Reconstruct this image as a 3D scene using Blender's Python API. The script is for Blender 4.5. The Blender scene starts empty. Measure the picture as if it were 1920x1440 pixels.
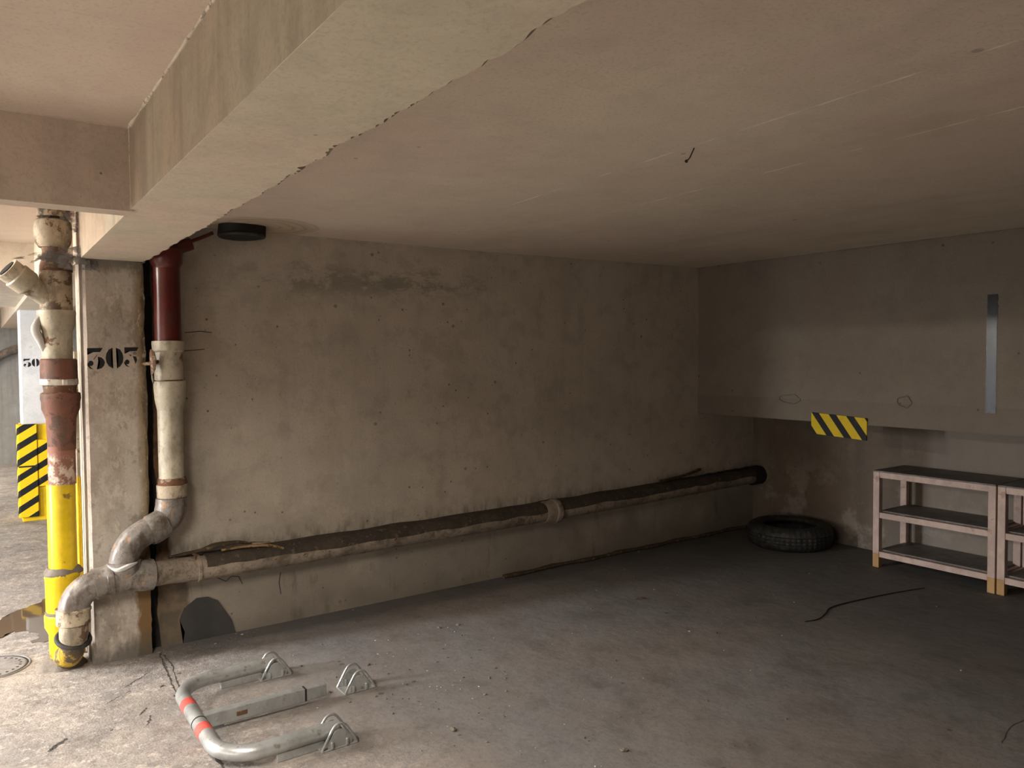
import bpy, bmesh, math, random
from mathutils import Vector, Matrix, noise as mnoise
C = bpy.context.scene.collection
scn = bpy.context.scene
R = math.radians
PI = math.pi

# ------------------------------------------------------------------ camera
F = Vector((0.5747511, 0.81761215, -0.03422795))
RT = Vector((0.81792613, -0.57527705, -0.00729114))
UP = Vector((0.02565187, 0.02380534, 0.99938746))
cd = bpy.data.cameras.new('camera')
cam = bpy.data.objects.new('camera', cd)
C.objects.link(cam)
cam.matrix_world = Matrix(((RT.x, UP.x, -F.x, -5.0635), (RT.y, UP.y, -F.y, -4.435), (RT.z, UP.z, -F.z, 1.55), (0, 0, 0, 1)))
cd.sensor_width = 36
cd.lens = 1434.35 / 1920 * 36
cd.clip_start = 0.02
scn.camera = cam

# ------------------------------------------------------------------ view, world, lights
vs = scn.view_settings
vs.view_transform = 'Standard'
vs.look = 'None'
vs.gamma = 1
vs.use_curve_mapping = False
vs.exposure = 0.38

w = bpy.data.worlds.new('world')
scn.world = w
w.use_nodes = True
w.node_tree.nodes['Background'].inputs[0].default_value = (0.9, 0.95, 1, 1)
w.node_tree.nodes['Background'].inputs[1].default_value = 0.3


def area(name, loc, target, sx, sy, power, col, spread=180):
    l = bpy.data.lights.new(name, 'AREA')
    l.shape = 'RECTANGLE'
    l.size = sx
    l.size_y = sy
    l.energy = power
    l.spread = R(spread)
    l.color = col
    o = bpy.data.objects.new(name, l)
    C.objects.link(o)
    o.location = loc
    d = Vector(target) - Vector(loc)
    o.rotation_euler = d.to_track_quat('-Z', 'Y').to_euler()
    return o


# doorway daylight, then two unseen lights added to brighten bay and far column
area('doorway_daylight', (-8.52, 0.42, 0.95), (-5.4, -0.0, -0.9), 0.32, 1.5, 80, (0.95, 0.96, 1.0), 80)
area('added_gate_fill', (-8.52, -3.4, 0.85), (-6.3, -3.0, 0.0), 3.0, 1.2, 28, (1.0, 0.92, 0.80), 140)
area('added_side_fill', (-8.5, 2.3, 1.0), (-4.7, 4.2, 0.6), 1.2, 1.5, 95, (0.93, 0.96, 1.0), 110)
TUBE = 520
LAMPS = [(-6.7, 0.55, 0, 180), (-5.5, -2.8, 76, 156), (-5.6, -5.6, 8, 125), (-6.6, 3.2, 150, 180), (-6.6, 7.4, 150, 180)]  # first is the glowing tube; the others are unseen lights added to brighten
for lx, ly, lp, lsp in LAMPS:
    if lp:
        area('added_aisle_fill', (lx, ly, 2.20), (lx, ly, 0), 0.12, 1.3, lp, (1.0, 0.93, 0.83), lsp)


# ------------------------------------------------------------------ node helpers
class NT:
    def __init__(s, name):
        s.m = bpy.data.materials.new(name)
        s.m.use_nodes = True
        s.t = s.m.node_tree
        s.b = s.t.nodes['Principled BSDF']
        tc = s.t.nodes.new('ShaderNodeTexCoord')
        s.co = tc.outputs['Object']
        sp = s.t.nodes.new('ShaderNodeSeparateXYZ')
        s.t.links.new(s.co, sp.inputs[0])
        s.x, s.y, s.z = sp.outputs

    def _in(s, sock, v):
        if v is None:
            return
        if hasattr(v, 'links'):
            s.t.links.new(v, sock)
        else:
            sock.default_value = v

    def math(s, op, a, b=None, c=None, clamp=False):
        n = s.t.nodes.new('ShaderNodeMath')
        n.operation = op
        n.use_clamp = clamp
        s._in(n.inputs[0], a)
        s._in(n.inputs[1], b)
        s._in(n.inputs[2], c)
        return n.outputs[0]

    def mul(s, a, b): return s.math('MULTIPLY', a, b)
    def add(s, a, b): return s.math('ADD', a, b)
    def sub(s, a, b): return s.math('SUBTRACT', a, b)

    def ramp(s, v, a, b, lo=0.0, hi=1.0):          # smooth step a..b -> lo..hi
        n = s.t.nodes.new('ShaderNodeMapRange')
        n.interpolation_type = 'SMOOTHSTEP'
        s._in(n.inputs[0], v)
        n.inputs[1].default_value = a
        n.inputs[2].default_value = b
        n.inputs[3].default_value = lo
        n.inputs[4].default_value = hi
        return n.outputs[0]

    def noise(s, scale, detail=4, rough=0.55, stretch=None, off=0.0, dist=0.0):
        n = s.t.nodes.new('ShaderNodeTexNoise')
        n.inputs['Scale'].default_value = scale
        n.inputs['Detail'].default_value = detail
        n.inputs['Roughness'].default_value = rough
        n.inputs['Distortion'].default_value = dist
        mp = s.t.nodes.new('ShaderNodeMapping')
        mp.inputs['Location'].default_value = (off, off * 0.7, off * 1.3)
        if stretch:
            mp.inputs['Scale'].default_value = stretch
        s.t.links.new(s.co, mp.inputs[0])
        s.t.links.new(mp.outputs[0], n.inputs['Vector'])
        return n.outputs['Fac']

    def voro(s, scale, rnd=1.0, off=0.0, stretch=None, col=False):
        n = s.t.nodes.new('ShaderNodeTexVoronoi')
        n.inputs['Scale'].default_value = scale
        n.inputs['Randomness'].default_value = rnd
        mp = s.t.nodes.new('ShaderNodeMapping')
        mp.inputs['Location'].default_value = (off, off, off)
        if stretch:
            mp.inputs['Scale'].default_value = stretch
        s.t.links.new(s.co, mp.inputs[0])
        s.t.links.new(mp.outputs[0], n.inputs['Vector'])
        return (n.outputs['Distance'], n.outputs['Color']) if col else n.outputs['Distance']

    def mix(s, f, a, b):
        n = s.t.nodes.new('ShaderNodeMix')
        n.data_type = 'RGBA'
        s._in(n.inputs[0], f)
        for sock, v in ((n.inputs[6], a), (n.inputs[7], b)):
            if hasattr(v, 'links'):
                s.t.links.new(v, sock)
            else:
                sock.default_value = (v[0], v[1], v[2], 1)
        return n.outputs[2]

    def bump(s, h, strength=0.3, dist=0.01):
        n = s.t.nodes.new('ShaderNodeBump')
        n.inputs['Strength'].default_value = strength
        n.inputs['Distance'].default_value = dist
        s._in(n.inputs['Height'], h)
        s.t.links.new(n.outputs[0], s.b.inputs['Normal'])

    def out(s, col=None, rough=0.8, metal=0.0, spec=0.5):
        if col is not None:
            if hasattr(col, 'links'):
                s.t.links.new(col, s.b.inputs['Base Color'])
            else:
                s.b.inputs['Base Color'].default_value = (col[0], col[1], col[2], 1)
        s._in(s.b.inputs['Roughness'], rough)
        s._in(s.b.inputs['Metallic'], metal)
        s.b.inputs['Specular IOR Level'].default_value = spec
        return s.m

    def pits(s, scale, thr, off=0.0):              # sparse dark pin-holes
        d, c = s.voro(scale, 1, off, None, True)
        sp = s.t.nodes.new('ShaderNodeSeparateColor')
        s.t.links.new(c, sp.inputs[0])
        sel = s.math('GREATER_THAN', sp.outputs[0], thr)
        sz = s.add(s.mul(sp.outputs[1], 0.12), 0.04)
        dd = s.sub(sz, d)
        return s.mul(sel, s.ramp(dd, 0.0, 0.05))


def dark(c, k):
    return (c[0] * k, c[1] * k, c[2] * k)


def concrete(name, base, warm=None, pit=0.6, pitscale=14, streak=0.0, bump=0.25, extra=None, rough=0.85, mott=0.8):
    n = NT(name)
    warm = warm or (base[0] * 0.95, base[1] * 0.88, base[2] * 0.78)
    c = n.mix(n.ramp(n.noise(1.1, 3), 0.38, 0.6), base, warm)
    c = n.mix(n.ramp(n.noise(2.3, 5, 0.6, off=13), 0.42, 0.64, 0, 0.35 * mott), c, dark(base, 0.62))
    c = n.mix(n.ramp(n.noise(8, 6, 0.65, off=3), 0.46, 0.66, 0, 0.4 * mott), c, dark(base, 0.55))
    c = n.mix(n.ramp(n.noise(6, 6, 0.7, off=33), 0.54, 0.66, 0, 0.3 * mott), c, (min(1, base[0] * 1.25), min(1, base[1] * 1.25), min(1, base[2] * 1.25)))
    c = n.mix(n.ramp(n.noise(90, 3, 0.6, off=9), 0.5, 0.66, 0, 0.3), c, dark(base, 0.6))
    if streak:
        c = n.mix(n.ramp(n.noise(9, 5, 0.6, (1, 1, 0.07), 5), 0.46, 0.68, 0, streak), c, dark(base, 0.45))
    h = n.mul(n.noise(60, 4, 0.6), 0.6)
    h = n.add(h, n.mul(n.noise(6, 3, off=4), 1.5))
    if pit:
        p = n.pits(pitscale, 1 - pit * 0.4)
        p2 = n.pits(pitscale * 2.1, 1 - pit * 0.5, 7)
        p3 = n.pits(pitscale * 0.6, 1 - pit * 0.10, 17)
        clus = n.ramp(n.noise(1.6, 3, off=27), 0.4, 0.55, 0.15, 1)
        c = n.mix(n.mul(p, n.mul(clus, 0.8)), c, dark(base, 0.22))
        c = n.mix(n.mul(p2, n.mul(clus, 0.65)), c, dark(base, 0.3))
        c = n.mix(n.mul(p3, 0.7), c, dark(base, 0.3))
        h = n.sub(h, n.mul(p, 1.5))
    if extra:
        c, h = extra(n, c, h)
    n.bump(h, bump, 0.006)
    return n.out(c, rough, 0, 0.3)


WALLC = (0.48, 0.42, 0.345)
CEILC = (0.66, 0.57, 0.46)


def ex_wall(n, c, h):
    # damp-grey scuffed band of crumbling paint high on the wall
    nz = n.noise(4.5, 8, 0.78, (1, 1, 2.2), 11)
    band = n.mul(n.ramp(n.math('ABSOLUTE', n.sub(n.z, n.add(2.02, n.mul(n.sub(n.x, -3.7), 0.02)))), 0.14, 0.02), n.mul(n.ramp(n.x, -4.0, -3.4), n.ramp(n.x, -1.8, -2.7)))
    m = n.mul(n.ramp(nz, 0.46, 0.56), band)
    c = n.mix(n.mul(m, 0.65), c, (0.17, 0.16, 0.13))
    h = n.sub(h, n.mul(m, 1.0))
    # rust and soot beside the movement joint
    g = n.noise(7, 5, 0.7, (1, 1, 0.5), 21)
    e = n.add(n.x, n.mul(g, 0.10))
    r = n.mul(n.ramp(e, -4.07, -4.10), n.ramp(n.z, 0.46, 0.36))
    c = n.mix(r, c, n.mix(n.ramp(n.noise(16, 4), 0.4, 0.6), (0.08, 0.045, 0.02), (0.20, 0.12, 0.055)))
    r2 = n.mul(n.ramp(e, -4.165, -4.19), n.ramp(n.z, 0.4, 0.5))
    c = n.mix(n.mul(r2, 0.95), c, n.mix(n.ramp(n.noise(18, 5, 0.7, (1, 1, 0.4), 23), 0.42, 0.6), (0.045, 0.025, 0.014), (0.16, 0.075, 0.035)))
    # grime drips under the pipe; darker towards the foot of the wall
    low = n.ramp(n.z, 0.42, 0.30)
    c = n.mix(n.mul(low, n.mul(0.55, n.ramp(n.noise(2.6, 5, off=71), 0.3, 0.5, 0.5, 1))), c, (0.15, 0.125, 0.10))  # shade below the pipe painted in as a darker tone
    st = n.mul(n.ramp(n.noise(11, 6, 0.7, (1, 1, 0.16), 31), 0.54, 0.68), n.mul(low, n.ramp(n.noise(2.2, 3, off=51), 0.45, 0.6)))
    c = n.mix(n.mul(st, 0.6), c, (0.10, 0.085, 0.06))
    c = n.mix(n.mul(n.ramp(n.x, -2.6, 0.2), n.mul(n.ramp(n.add(n.z, n.mul(n.noise(3, 5, off=68), 0.5)), 0.66, 0.34), 0.5)), c, (0.13, 0.11, 0.085))  # dimmer light low in the far corner, painted into the colour
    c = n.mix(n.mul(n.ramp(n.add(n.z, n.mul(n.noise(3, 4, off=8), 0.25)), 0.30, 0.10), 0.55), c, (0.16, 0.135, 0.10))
    up = n.mul(n.ramp(n.z, 0.62, 0.48), n.ramp(n.z, 0.44, 0.46))
    st = n.mul(n.ramp(n.noise(16, 6, 0.7, (1, 1, 0.3), 41), 0.44, 0.64), up)
    c = n.mix(n.mul(st, 0.6), c, (0.10, 0.085, 0.065))
    return c, h


def ex_column(n, c, h):
    g = n.noise(9, 5, 0.7, (1, 1, 0.4), 5)
    e = n.add(n.x, n.mul(n.sub(g, 0.5), 0.10))
    r = n.ramp(e, -4.395, -4.35)
    c = n.mix(n.mul(r, 0.8), c, (0.20, 0.135, 0.06))
    r = n.ramp(e, -4.355, -4.335)
    c = n.mix(n.mul(r, 0.8), c, (0.07, 0.045, 0.02))
    c = n.mix(n.mul(n.ramp(n.noise(5, 7, 0.75, (1, 1, 0.6), 91), 0.5, 0.6), 0.4), c, (0.24, 0.19, 0.13))
    c = n.mix(n.mul(n.ramp(n.noise(12, 7, 0.75, (1, 1, 0.7), 95), 0.54, 0.62), 0.45), c, (0.15, 0.13, 0.11))
    c = n.mix(n.mul(n.ramp(n.noise(20, 7, 0.75, (1, 1, 0.5), 97), 0.56, 0.62), 0.4), c, (0.64, 0.58, 0.50))
    low = n.mul(n.ramp(n.add(n.x, n.mul(n.sub(g, 0.5), 0.12)), -4.41, -4.38), n.ramp(n.z, 0.44, 0.34))
    c = n.mix(low, c, (0.17, 0.10, 0.04))
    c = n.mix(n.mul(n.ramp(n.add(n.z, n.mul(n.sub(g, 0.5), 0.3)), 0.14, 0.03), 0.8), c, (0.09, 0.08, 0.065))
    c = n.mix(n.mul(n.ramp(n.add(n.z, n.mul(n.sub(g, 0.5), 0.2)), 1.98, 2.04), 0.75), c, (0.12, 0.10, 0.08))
    return c, n.add(h, n.mul(n.ramp(n.noise(2.5, 5, off=2), 0.45, 0.6), 0.6))


def ex_ceiling(n, c, h):
    # dried water rings round the cut-off pipe
    dx = n.sub(n.x, -3.74)
    dy = n.mul(n.sub(n.y, -0.2), 1.0)
    d = n.math('SQRT', n.add(n.mul(dx, dx), n.mul(dy, dy)))
    d = n.add(d, n.mul(n.sub(n.noise(5, 3), 0.5), 0.14))
    rg = n.ramp(n.math('SINE', n.mul(d, 95)), 0.2, 0.9)
    m = n.mul(n.mul(rg, 0.35), n.ramp(d, 0.32, 0.26))
    c = n.mix(m, c, (0.16, 0.12, 0.07))
    c = n.mix(n.mul(n.ramp(d, 0.30, 0.24), 0.45), c, (0.30, 0.22, 0.12))
    c = n.mix(n.mul(n.ramp(n.noise(2.2, 5, 0.6, (1, 0.25, 1), 3), 0.5, 0.75), 0.25), c, (0.30, 0.235, 0.17))
    # board joints of the formwork, a pale raised line where the paint caught
    for x0, y0 in ((-3.0, 0), (-2.465, 0)):
        l = n.ramp(n.math('ABSOLUTE', n.sub(n.x, n.add(x0, n.mul(n.add(n.y, 2.5), 0.05)))), 0.007, 0.002)
        l = n.mul(l, n.mul(n.ramp(n.noise(6, 4, off=x0 * 5), 0.45, 0.62), n.ramp(n.y, -1.3, -1.6)))
        c = n.mix(n.mul(l, 0.75), c, (0.95, 0.85, 0.68))
        h = n.add(h, n.mul(l, 3))
    return c, h


def ex_soffit(n, c, h):
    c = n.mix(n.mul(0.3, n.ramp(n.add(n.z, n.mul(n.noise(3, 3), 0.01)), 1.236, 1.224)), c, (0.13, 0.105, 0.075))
    return c, h


def ex_lower(n, c, h):
    m = n.mul(n.ramp(n.noise(2.4, 5, 0.7, off=61), 0.5, 0.6), n.ramp(n.z, 0.85, 0.3))
    c = n.mix(n.mul(m, 0.35), c, (0.40, 0.36, 0.31))
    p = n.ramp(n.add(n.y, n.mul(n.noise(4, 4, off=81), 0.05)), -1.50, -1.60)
    c = n.mix(n.mul(p, 0.5), c, (0.31, 0.275, 0.235))  # paler stretch paints in the lit wall beside a shadow edge
    return c, h


M = {}
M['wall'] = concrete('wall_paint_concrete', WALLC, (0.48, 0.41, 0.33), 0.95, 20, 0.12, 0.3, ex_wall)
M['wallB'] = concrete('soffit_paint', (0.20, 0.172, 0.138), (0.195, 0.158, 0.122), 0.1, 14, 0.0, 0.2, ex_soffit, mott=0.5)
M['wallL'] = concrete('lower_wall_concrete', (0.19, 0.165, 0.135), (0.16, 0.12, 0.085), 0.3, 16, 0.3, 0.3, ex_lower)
M['ceil'] = concrete('ceiling_paint', CEILC, (0.64, 0.53, 0.44), 0.08, 4, 0, 0.12, ex_ceiling, mott=0.35)
M['ceil2'] = concrete('aisle_ceiling_paint', (0.64, 0.54, 0.44), (0.60, 0.49, 0.41), 0.06, 4, 0, 0.12, mott=0.3)
M['beam'] = concrete('beam_paint', (0.60, 0.54, 0.42), (0.64, 0.53, 0.43), 0.22, 9, 0.0, 0.2, mott=0.5)
M['beamface'] = concrete('streaked_beam_side', (0.43, 0.37, 0.28), (0.46, 0.35, 0.265), 0.1, 12, 0.35, 0.3)
M['rawedge'] = concrete('broken_concrete_edge', (0.26, 0.215, 0.165), (0.50, 0.44, 0.34), 0.4, 60, 0.0, 0.6)
M['beamx'] = concrete('cross_beam_paint', (0.60, 0.52, 0.42), (0.60, 0.48, 0.40), 0.6, 20, 0.1, 0.35)
M['column'] = concrete('column_paint', (0.50, 0.45, 0.385), (0.49, 0.41, 0.345), 0.5, 16, 0.2, 0.45, ex_column)
M['column2'] = concrete('white_column_paint', (0.72, 0.72, 0.72), (0.70, 0.69, 0.66), 0.2, 10, 0.05, 0.2)
M['aislewall'] = concrete('aisle_wall_paint', (0.7, 0.66, 0.6), None, 0.1, 8, 0.1, 0.2)
M['lightblock'] = concrete('light_absorbing_wall', (0.14, 0.12, 0.10), None, 0.1, 8, 0.1, 0.2)
M['far'] = concrete('far_wall_concrete', (0.36, 0.36, 0.35), (0.30, 0.29, 0.27), 0.3, 8, 0.5, 0.3)


def floor_mat():
    n = NT('floor_concrete')
    a = (0.205, 0.195, 0.19)
    b = (0.215, 0.185, 0.165)
    c = n.mix(n.ramp(n.noise(0.9, 4, 0.6, off=2), 0.38, 0.62), a, b)
    lft = n.ramp(n.add(n.x, n.mul(n.noise(1.3, 4), 1.2)), -2.9, -4.1)          # worn aisle slab, its paleness also painting in the brighter light
    c = n.mix(n.mul(lft, 0.75), c, n.mix(n.ramp(n.noise(2.6, 6, 0.65, off=6), 0.35, 0.65), (0.30, 0.275, 0.255), (0.43, 0.375, 0.325)))
    c = n.mix(n.ramp(n.noise(4.5, 7, 0.72, off=5), 0.47, 0.64, 0, 0.5), c, (0.12, 0.105, 0.095))
    c = n.mix(n.mul(n.ramp(n.noise(6.5, 8, 0.75, (1, 1.6, 1), 55), 0.54, 0.62), n.mul(lft, 0.6)), c, (0.58, 0.50, 0.43))
    c = n.mix(n.ramp(n.noise(55, 4, 0.7, off=15), 0.48, 0.66, 0, 0.4), c, (0.11, 0.10, 0.095))
    c = n.mix(n.mul(n.ramp(n.noise(38, 4, 0.7, off=25), 0.60, 0.75), n.mul(lft, 0.7)), c, (0.55, 0.50, 0.44))
    c = n.mix(n.mul(n.mul(n.ramp(n.noise(19, 6, 0.75, (1, 1.4, 1), 65), 0.53, 0.60), lft), 0.45), c, (0.15, 0.13, 0.115))
    c = n.mix(n.mul(n.mul(n.ramp(n.noise(26, 6, 0.75, off=75), 0.56, 0.62), lft), 0.5), c, (0.66, 0.60, 0.54))
    c = n.mix(n.mul(n.pits(9, 0.75, 2), 0.7), c, (0.07, 0.06, 0.055))
    # shadow band along the wall, painted into the floor colour
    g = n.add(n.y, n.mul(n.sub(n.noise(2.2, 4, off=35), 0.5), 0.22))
    wall_shade = n.mul(n.ramp(g, -0.30, -0.14), n.ramp(n.y, 0.3, 0.1))
    wall_shade = n.mul(wall_shade, n.ramp(n.x, -4.6, -4.2))
    c = n.mix(n.mul(wall_shade, 0.7), c, (0.085, 0.08, 0.078))
    # floor darkened towards the back of the bay, painting in the dimmer light
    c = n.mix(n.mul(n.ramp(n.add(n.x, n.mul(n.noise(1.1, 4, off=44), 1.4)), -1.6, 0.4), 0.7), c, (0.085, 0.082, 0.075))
    h = n.add(n.noise(13, 7, 0.62), n.mul(n.noise(110, 3, off=3), 0.25))
    h = n.add(n.mul(h, n.add(0.3, n.mul(lft, 1.7))), n.mul(n.noise(4, 4, off=1), 1.3))
    n.bump(h, 0.34, 0.02)
    return n.out(c, n.ramp(n.noise(3, 4, off=12), 0.3, 0.7, 0.55, 0.85), 0, 0.4)


M['floor'] = floor_mat()


def painted(name, col, chip=None, chipamt=0.0, rough=0.5, bump=0.15, scale=12, grime=0.3, grimecol=(0.09, 0.07, 0.05), metal=0.0, drip=True, spec=0.4):
    n = NT(name)
    c = n.mix(n.ramp(n.noise(5, 4), 0.4, 0.62), col, dark(col, 0.78))
    if chip:
        t = 0.64 - chipamt * 0.3
        c = n.mix(n.ramp(n.noise(scale, 6, 0.7, off=4), t, t + 0.04), c, chip)
    c = n.mix(n.ramp(n.noise(14, 6, 0.7, (1, 1, 0.4) if drip else None, 8), 0.44, 0.66, 0, min(1, grime * 1.3)), c, grimecol)
    c = n.mix(n.ramp(n.noise(45, 5, 0.7, off=18), 0.52, 0.66, 0, grime * 0.8), c, grimecol)
    n.bump(n.add(n.noise(30, 4), n.mul(n.noise(120, 2), 0.3)), bump, 0.004)
    return n.out(c, rough, metal, spec)


M['cream'] = painted('cream_pipe_paint', (0.56, 0.50, 0.38), (0.22, 0.11, 0.06), 0.12, 0.45, 0.15, 10, 0.35)
M['cream2'] = painted('dusty_cream_pipe', (0.50, 0.41, 0.29), (0.16, 0.10, 0.06), 0.35, 0.6, 0.3, 12, 0.5)
M['brown'] = painted('red_brown_pipe', (0.20, 0.08, 0.05), (0.09, 0.04, 0.03), 0.4, 0.6, 0.4, 14, 0.5)
M['red'] = painted('dark_red_pipe_paint', (0.11, 0.013, 0.012), None, 0, 0.28, 0.05, 10, 0.2)
M['grey'] = painted('grey_cast_pipe', (0.235, 0.21, 0.185), (0.36, 0.22, 0.13), 0.22, 0.36, 0.5, 13, 0.7, (0.07, 0.05, 0.035))
M['grey2'] = painted('grey_horizontal_pipe', (0.32, 0.26, 0.20), (0.12, 0.04, 0.02), 0.15, 0.5, 0.5, 18, 0.55, (0.08, 0.06, 0.04), 0, False)
M['yellow'] = painted('yellow_pipe_paint', (0.80, 0.56, 0.01), (0.25, 0.15, 0.03), 0.05, 0.38, 0.12, 9, 0.2, (0.35, 0.22, 0.03))
M['rust'] = painted('rust', (0.16, 0.07, 0.035), (0.35, 0.26, 0.18), 0.3, 0.85, 0.6, 20, 0.5)
M['cement'] = painted('cement', (0.20, 0.17, 0.14), None, 0, 0.9, 0.8, 20, 0.5)
M['black'] = painted('black_soot', (0.012, 0.011, 0.010), None, 0, 0.8, 0.6, 20, 0.1)
M['rubber'] = painted('black_rubber', (0.02, 0.021, 0.02), (0.045, 0.045, 0.04), 0.3, 0.62, 0.3, 25, 0.2)
M['clamp'] = painted('pale_clamp_metal', (0.62, 0.58, 0.50), (0.25, 0.15, 0.10), 0.2, 0.4, 0.2, 20, 0.3)
M['dust'] = painted('dark_dust', (0.055, 0.042, 0.030), (0.12, 0.09, 0.06), 0.2, 0.95, 0.9, 25, 0.4)
M['steel'] = painted('galvanised_steel', (0.47, 0.48, 0.47), (0.30, 0.28, 0.25), 0.15, 0.34, 0.12, 30, 0.25, (0.2, 0.18, 0.16), 0.5)
M['redband'] = painted('red_reflective_band', (0.75, 0.10, 0.08), (0.05, 0.03, 0.03), 0.1, 0.45, 0.2, 30, 0.15)
M['wood'] = painted('pink_washed_pine', (0.56, 0.42, 0.36), (0.40, 0.27, 0.21), 0.15, 0.6, 0.15, 12, 0.2, (0.30, 0.20, 0.15))
M['rawwood'] = painted('raw_pine', (0.50, 0.30, 0.12), None, 0, 0.6, 0.15, 12, 0.3, (0.28, 0.15, 0.06))
M['board'] = painted('grey_shelf_board', (0.20, 0.185, 0.17), (0.15, 0.13, 0.12), 0.2, 0.6, 0.2, 10, 0.4)
M['splinter'] = painted('split_wood', (0.38, 0.24, 0.10), (0.08, 0.05, 0.025), 0.4, 0.8, 0.6, 30, 0.3)
M['bark'] = painted('dark_bark', (0.06, 0.04, 0.022), (0.22, 0.13, 0.05), 0.25, 0.9, 0.8, 30, 0.3)
M['caulk'] = painted('pale_caulk', (0.75, 0.68, 0.55), (0.30, 0.25, 0.2), 0.25, 0.7, 0.5, 20, 0.2)
M['ink'] = painted('black_stencil_paint', (0.012, 0.012, 0.014), None, 0.0, 0.6, 0.1, 60, 0)
M['dirtyshadeyellow'] = painted('grimy_shaded_yellow_pipe', (0.55, 0.36, 0.02), (0.10, 0.07, 0.04), 0.45, 0.6, 0.3, 12, 0.85, (0.07, 0.05, 0.03))  # grime laid on heavily, also painting in shade at the foot
M['patch'] = painted('dark_grey_patch', (0.055, 0.052, 0.05), None, 0, 0.85, 0.3, 12, 0.2)
M['yplain'] = painted('yellow_column_paint', (0.85, 0.56, 0.01), None, 0, 0.45, 0.05, 9, 0.1, (0.4, 0.26, 0.03))
M['white'] = painted('white_unseen_lamp_body', (0.75, 0.75, 0.74), None, 0, 0.5, 0.02, 9, 0.1)
M['iron'] = painted('cast_iron_cover', (0.27, 0.25, 0.235), None, 0, 0.7, 0.5, 20, 0.4, (0.1, 0.09, 0.08))
M['rag'] = painted('white_sealant', (0.55, 0.53, 0.50), None, 0, 0.7, 0.4, 20, 0.3)


def stripes(name, fu, yellow=(0.78, 0.52, 0.012)):
    n = NT(name)
    f = n.math('FRACT', fu(n))
    k = n.math('LESS_THAN', f, 0.44)
    c = n.mix(k, yellow, (0.013, 0.013, 0.014))
    c = n.mix(n.ramp(n.noise(20, 4), 0.5, 0.8, 0, 0.2), c, (0.1, 0.08, 0.04))
    return n.out(c, 0.55, 0, 0.2)


def emit(name, col, s):
    m = bpy.data.materials.new(name)
    m.use_nodes = True
    b = m.node_tree.nodes['Principled BSDF']
    b.inputs['Emission Color'].default_value = (*col, 1)
    b.inputs['Emission Strength'].default_value = s
    return m


# ------------------------------------------------------------------ mesh helpers
def obj(name, bm, mat=None, parent=None, smooth=None):
    me = bpy.data.meshes.new(name)
    bmesh.ops.recalc_face_normals(bm, faces=bm.faces)
    if smooth is not None:
        for f in bm.faces:
            f.smooth = True
        for e in bm.edges:
            if len(e.link_faces) == 2 and e.calc_face_angle(0) > R(smooth):
                e.smooth = False
    bm.to_mesh(me)
    bm.free()
    if mat:
        me.materials.append(M[mat] if isinstance(mat, str) else mat)
    o = bpy.data.objects.new(name, me)
    C.objects.link(o)
    if parent:
        o.parent = parent
        o.matrix_parent_inverse = Matrix.Translation(parent.location).inverted() if not parent.parent else Matrix.Identity(4)
    return o


def thing(name, label, cat, loc=(0, 0, 0), group=None):
    o = bpy.data.objects.new(name, None)
    C.objects.link(o)
    o.location = loc
    o.empty_display_size = 0.1
    o['label'] = label
    o['category'] = cat
    if group:
        o['group'] = group
    return o


def tag(o, label, cat, group=None, kind=None):
    o['label'] = label
    o['category'] = cat
    if group:
        o['group'] = group
    if kind:
        o['kind'] = kind
    return o


def struct(o):
    o['kind'] = 'structure'
    return o


def add_box(bm, x0, x1, y0, y1, z0, z1, bev=0.0, seg=2):
    b = bmesh.new()
    bmesh.ops.create_cube(b, size=1)
    for v in b.verts:
        v.co = Vector(((x0 + x1) / 2 + v.co.x * (x1 - x0), (y0 + y1) / 2 + v.co.y * (y1 - y0), (z0 + z1) / 2 + v.co.z * (z1 - z0)))
    if bev:
        bmesh.ops.bevel(b, geom=b.edges[:], offset=bev, segments=seg, affect='EDGES', profile=0.5)
    merge(bm, b)


def merge(bm, b):
    me = bpy.data.meshes.new('t')
    b.to_mesh(me)
    b.free()
    bm.from_mesh(me)
    bpy.data.meshes.remove(me)


def box(x0, x1, y0, y1, z0, z1, bev=0.0, seg=2):
    bm = bmesh.new()
    add_box(bm, x0, x1, y0, y1, z0, z1, bev, seg)
    return bm


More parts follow.
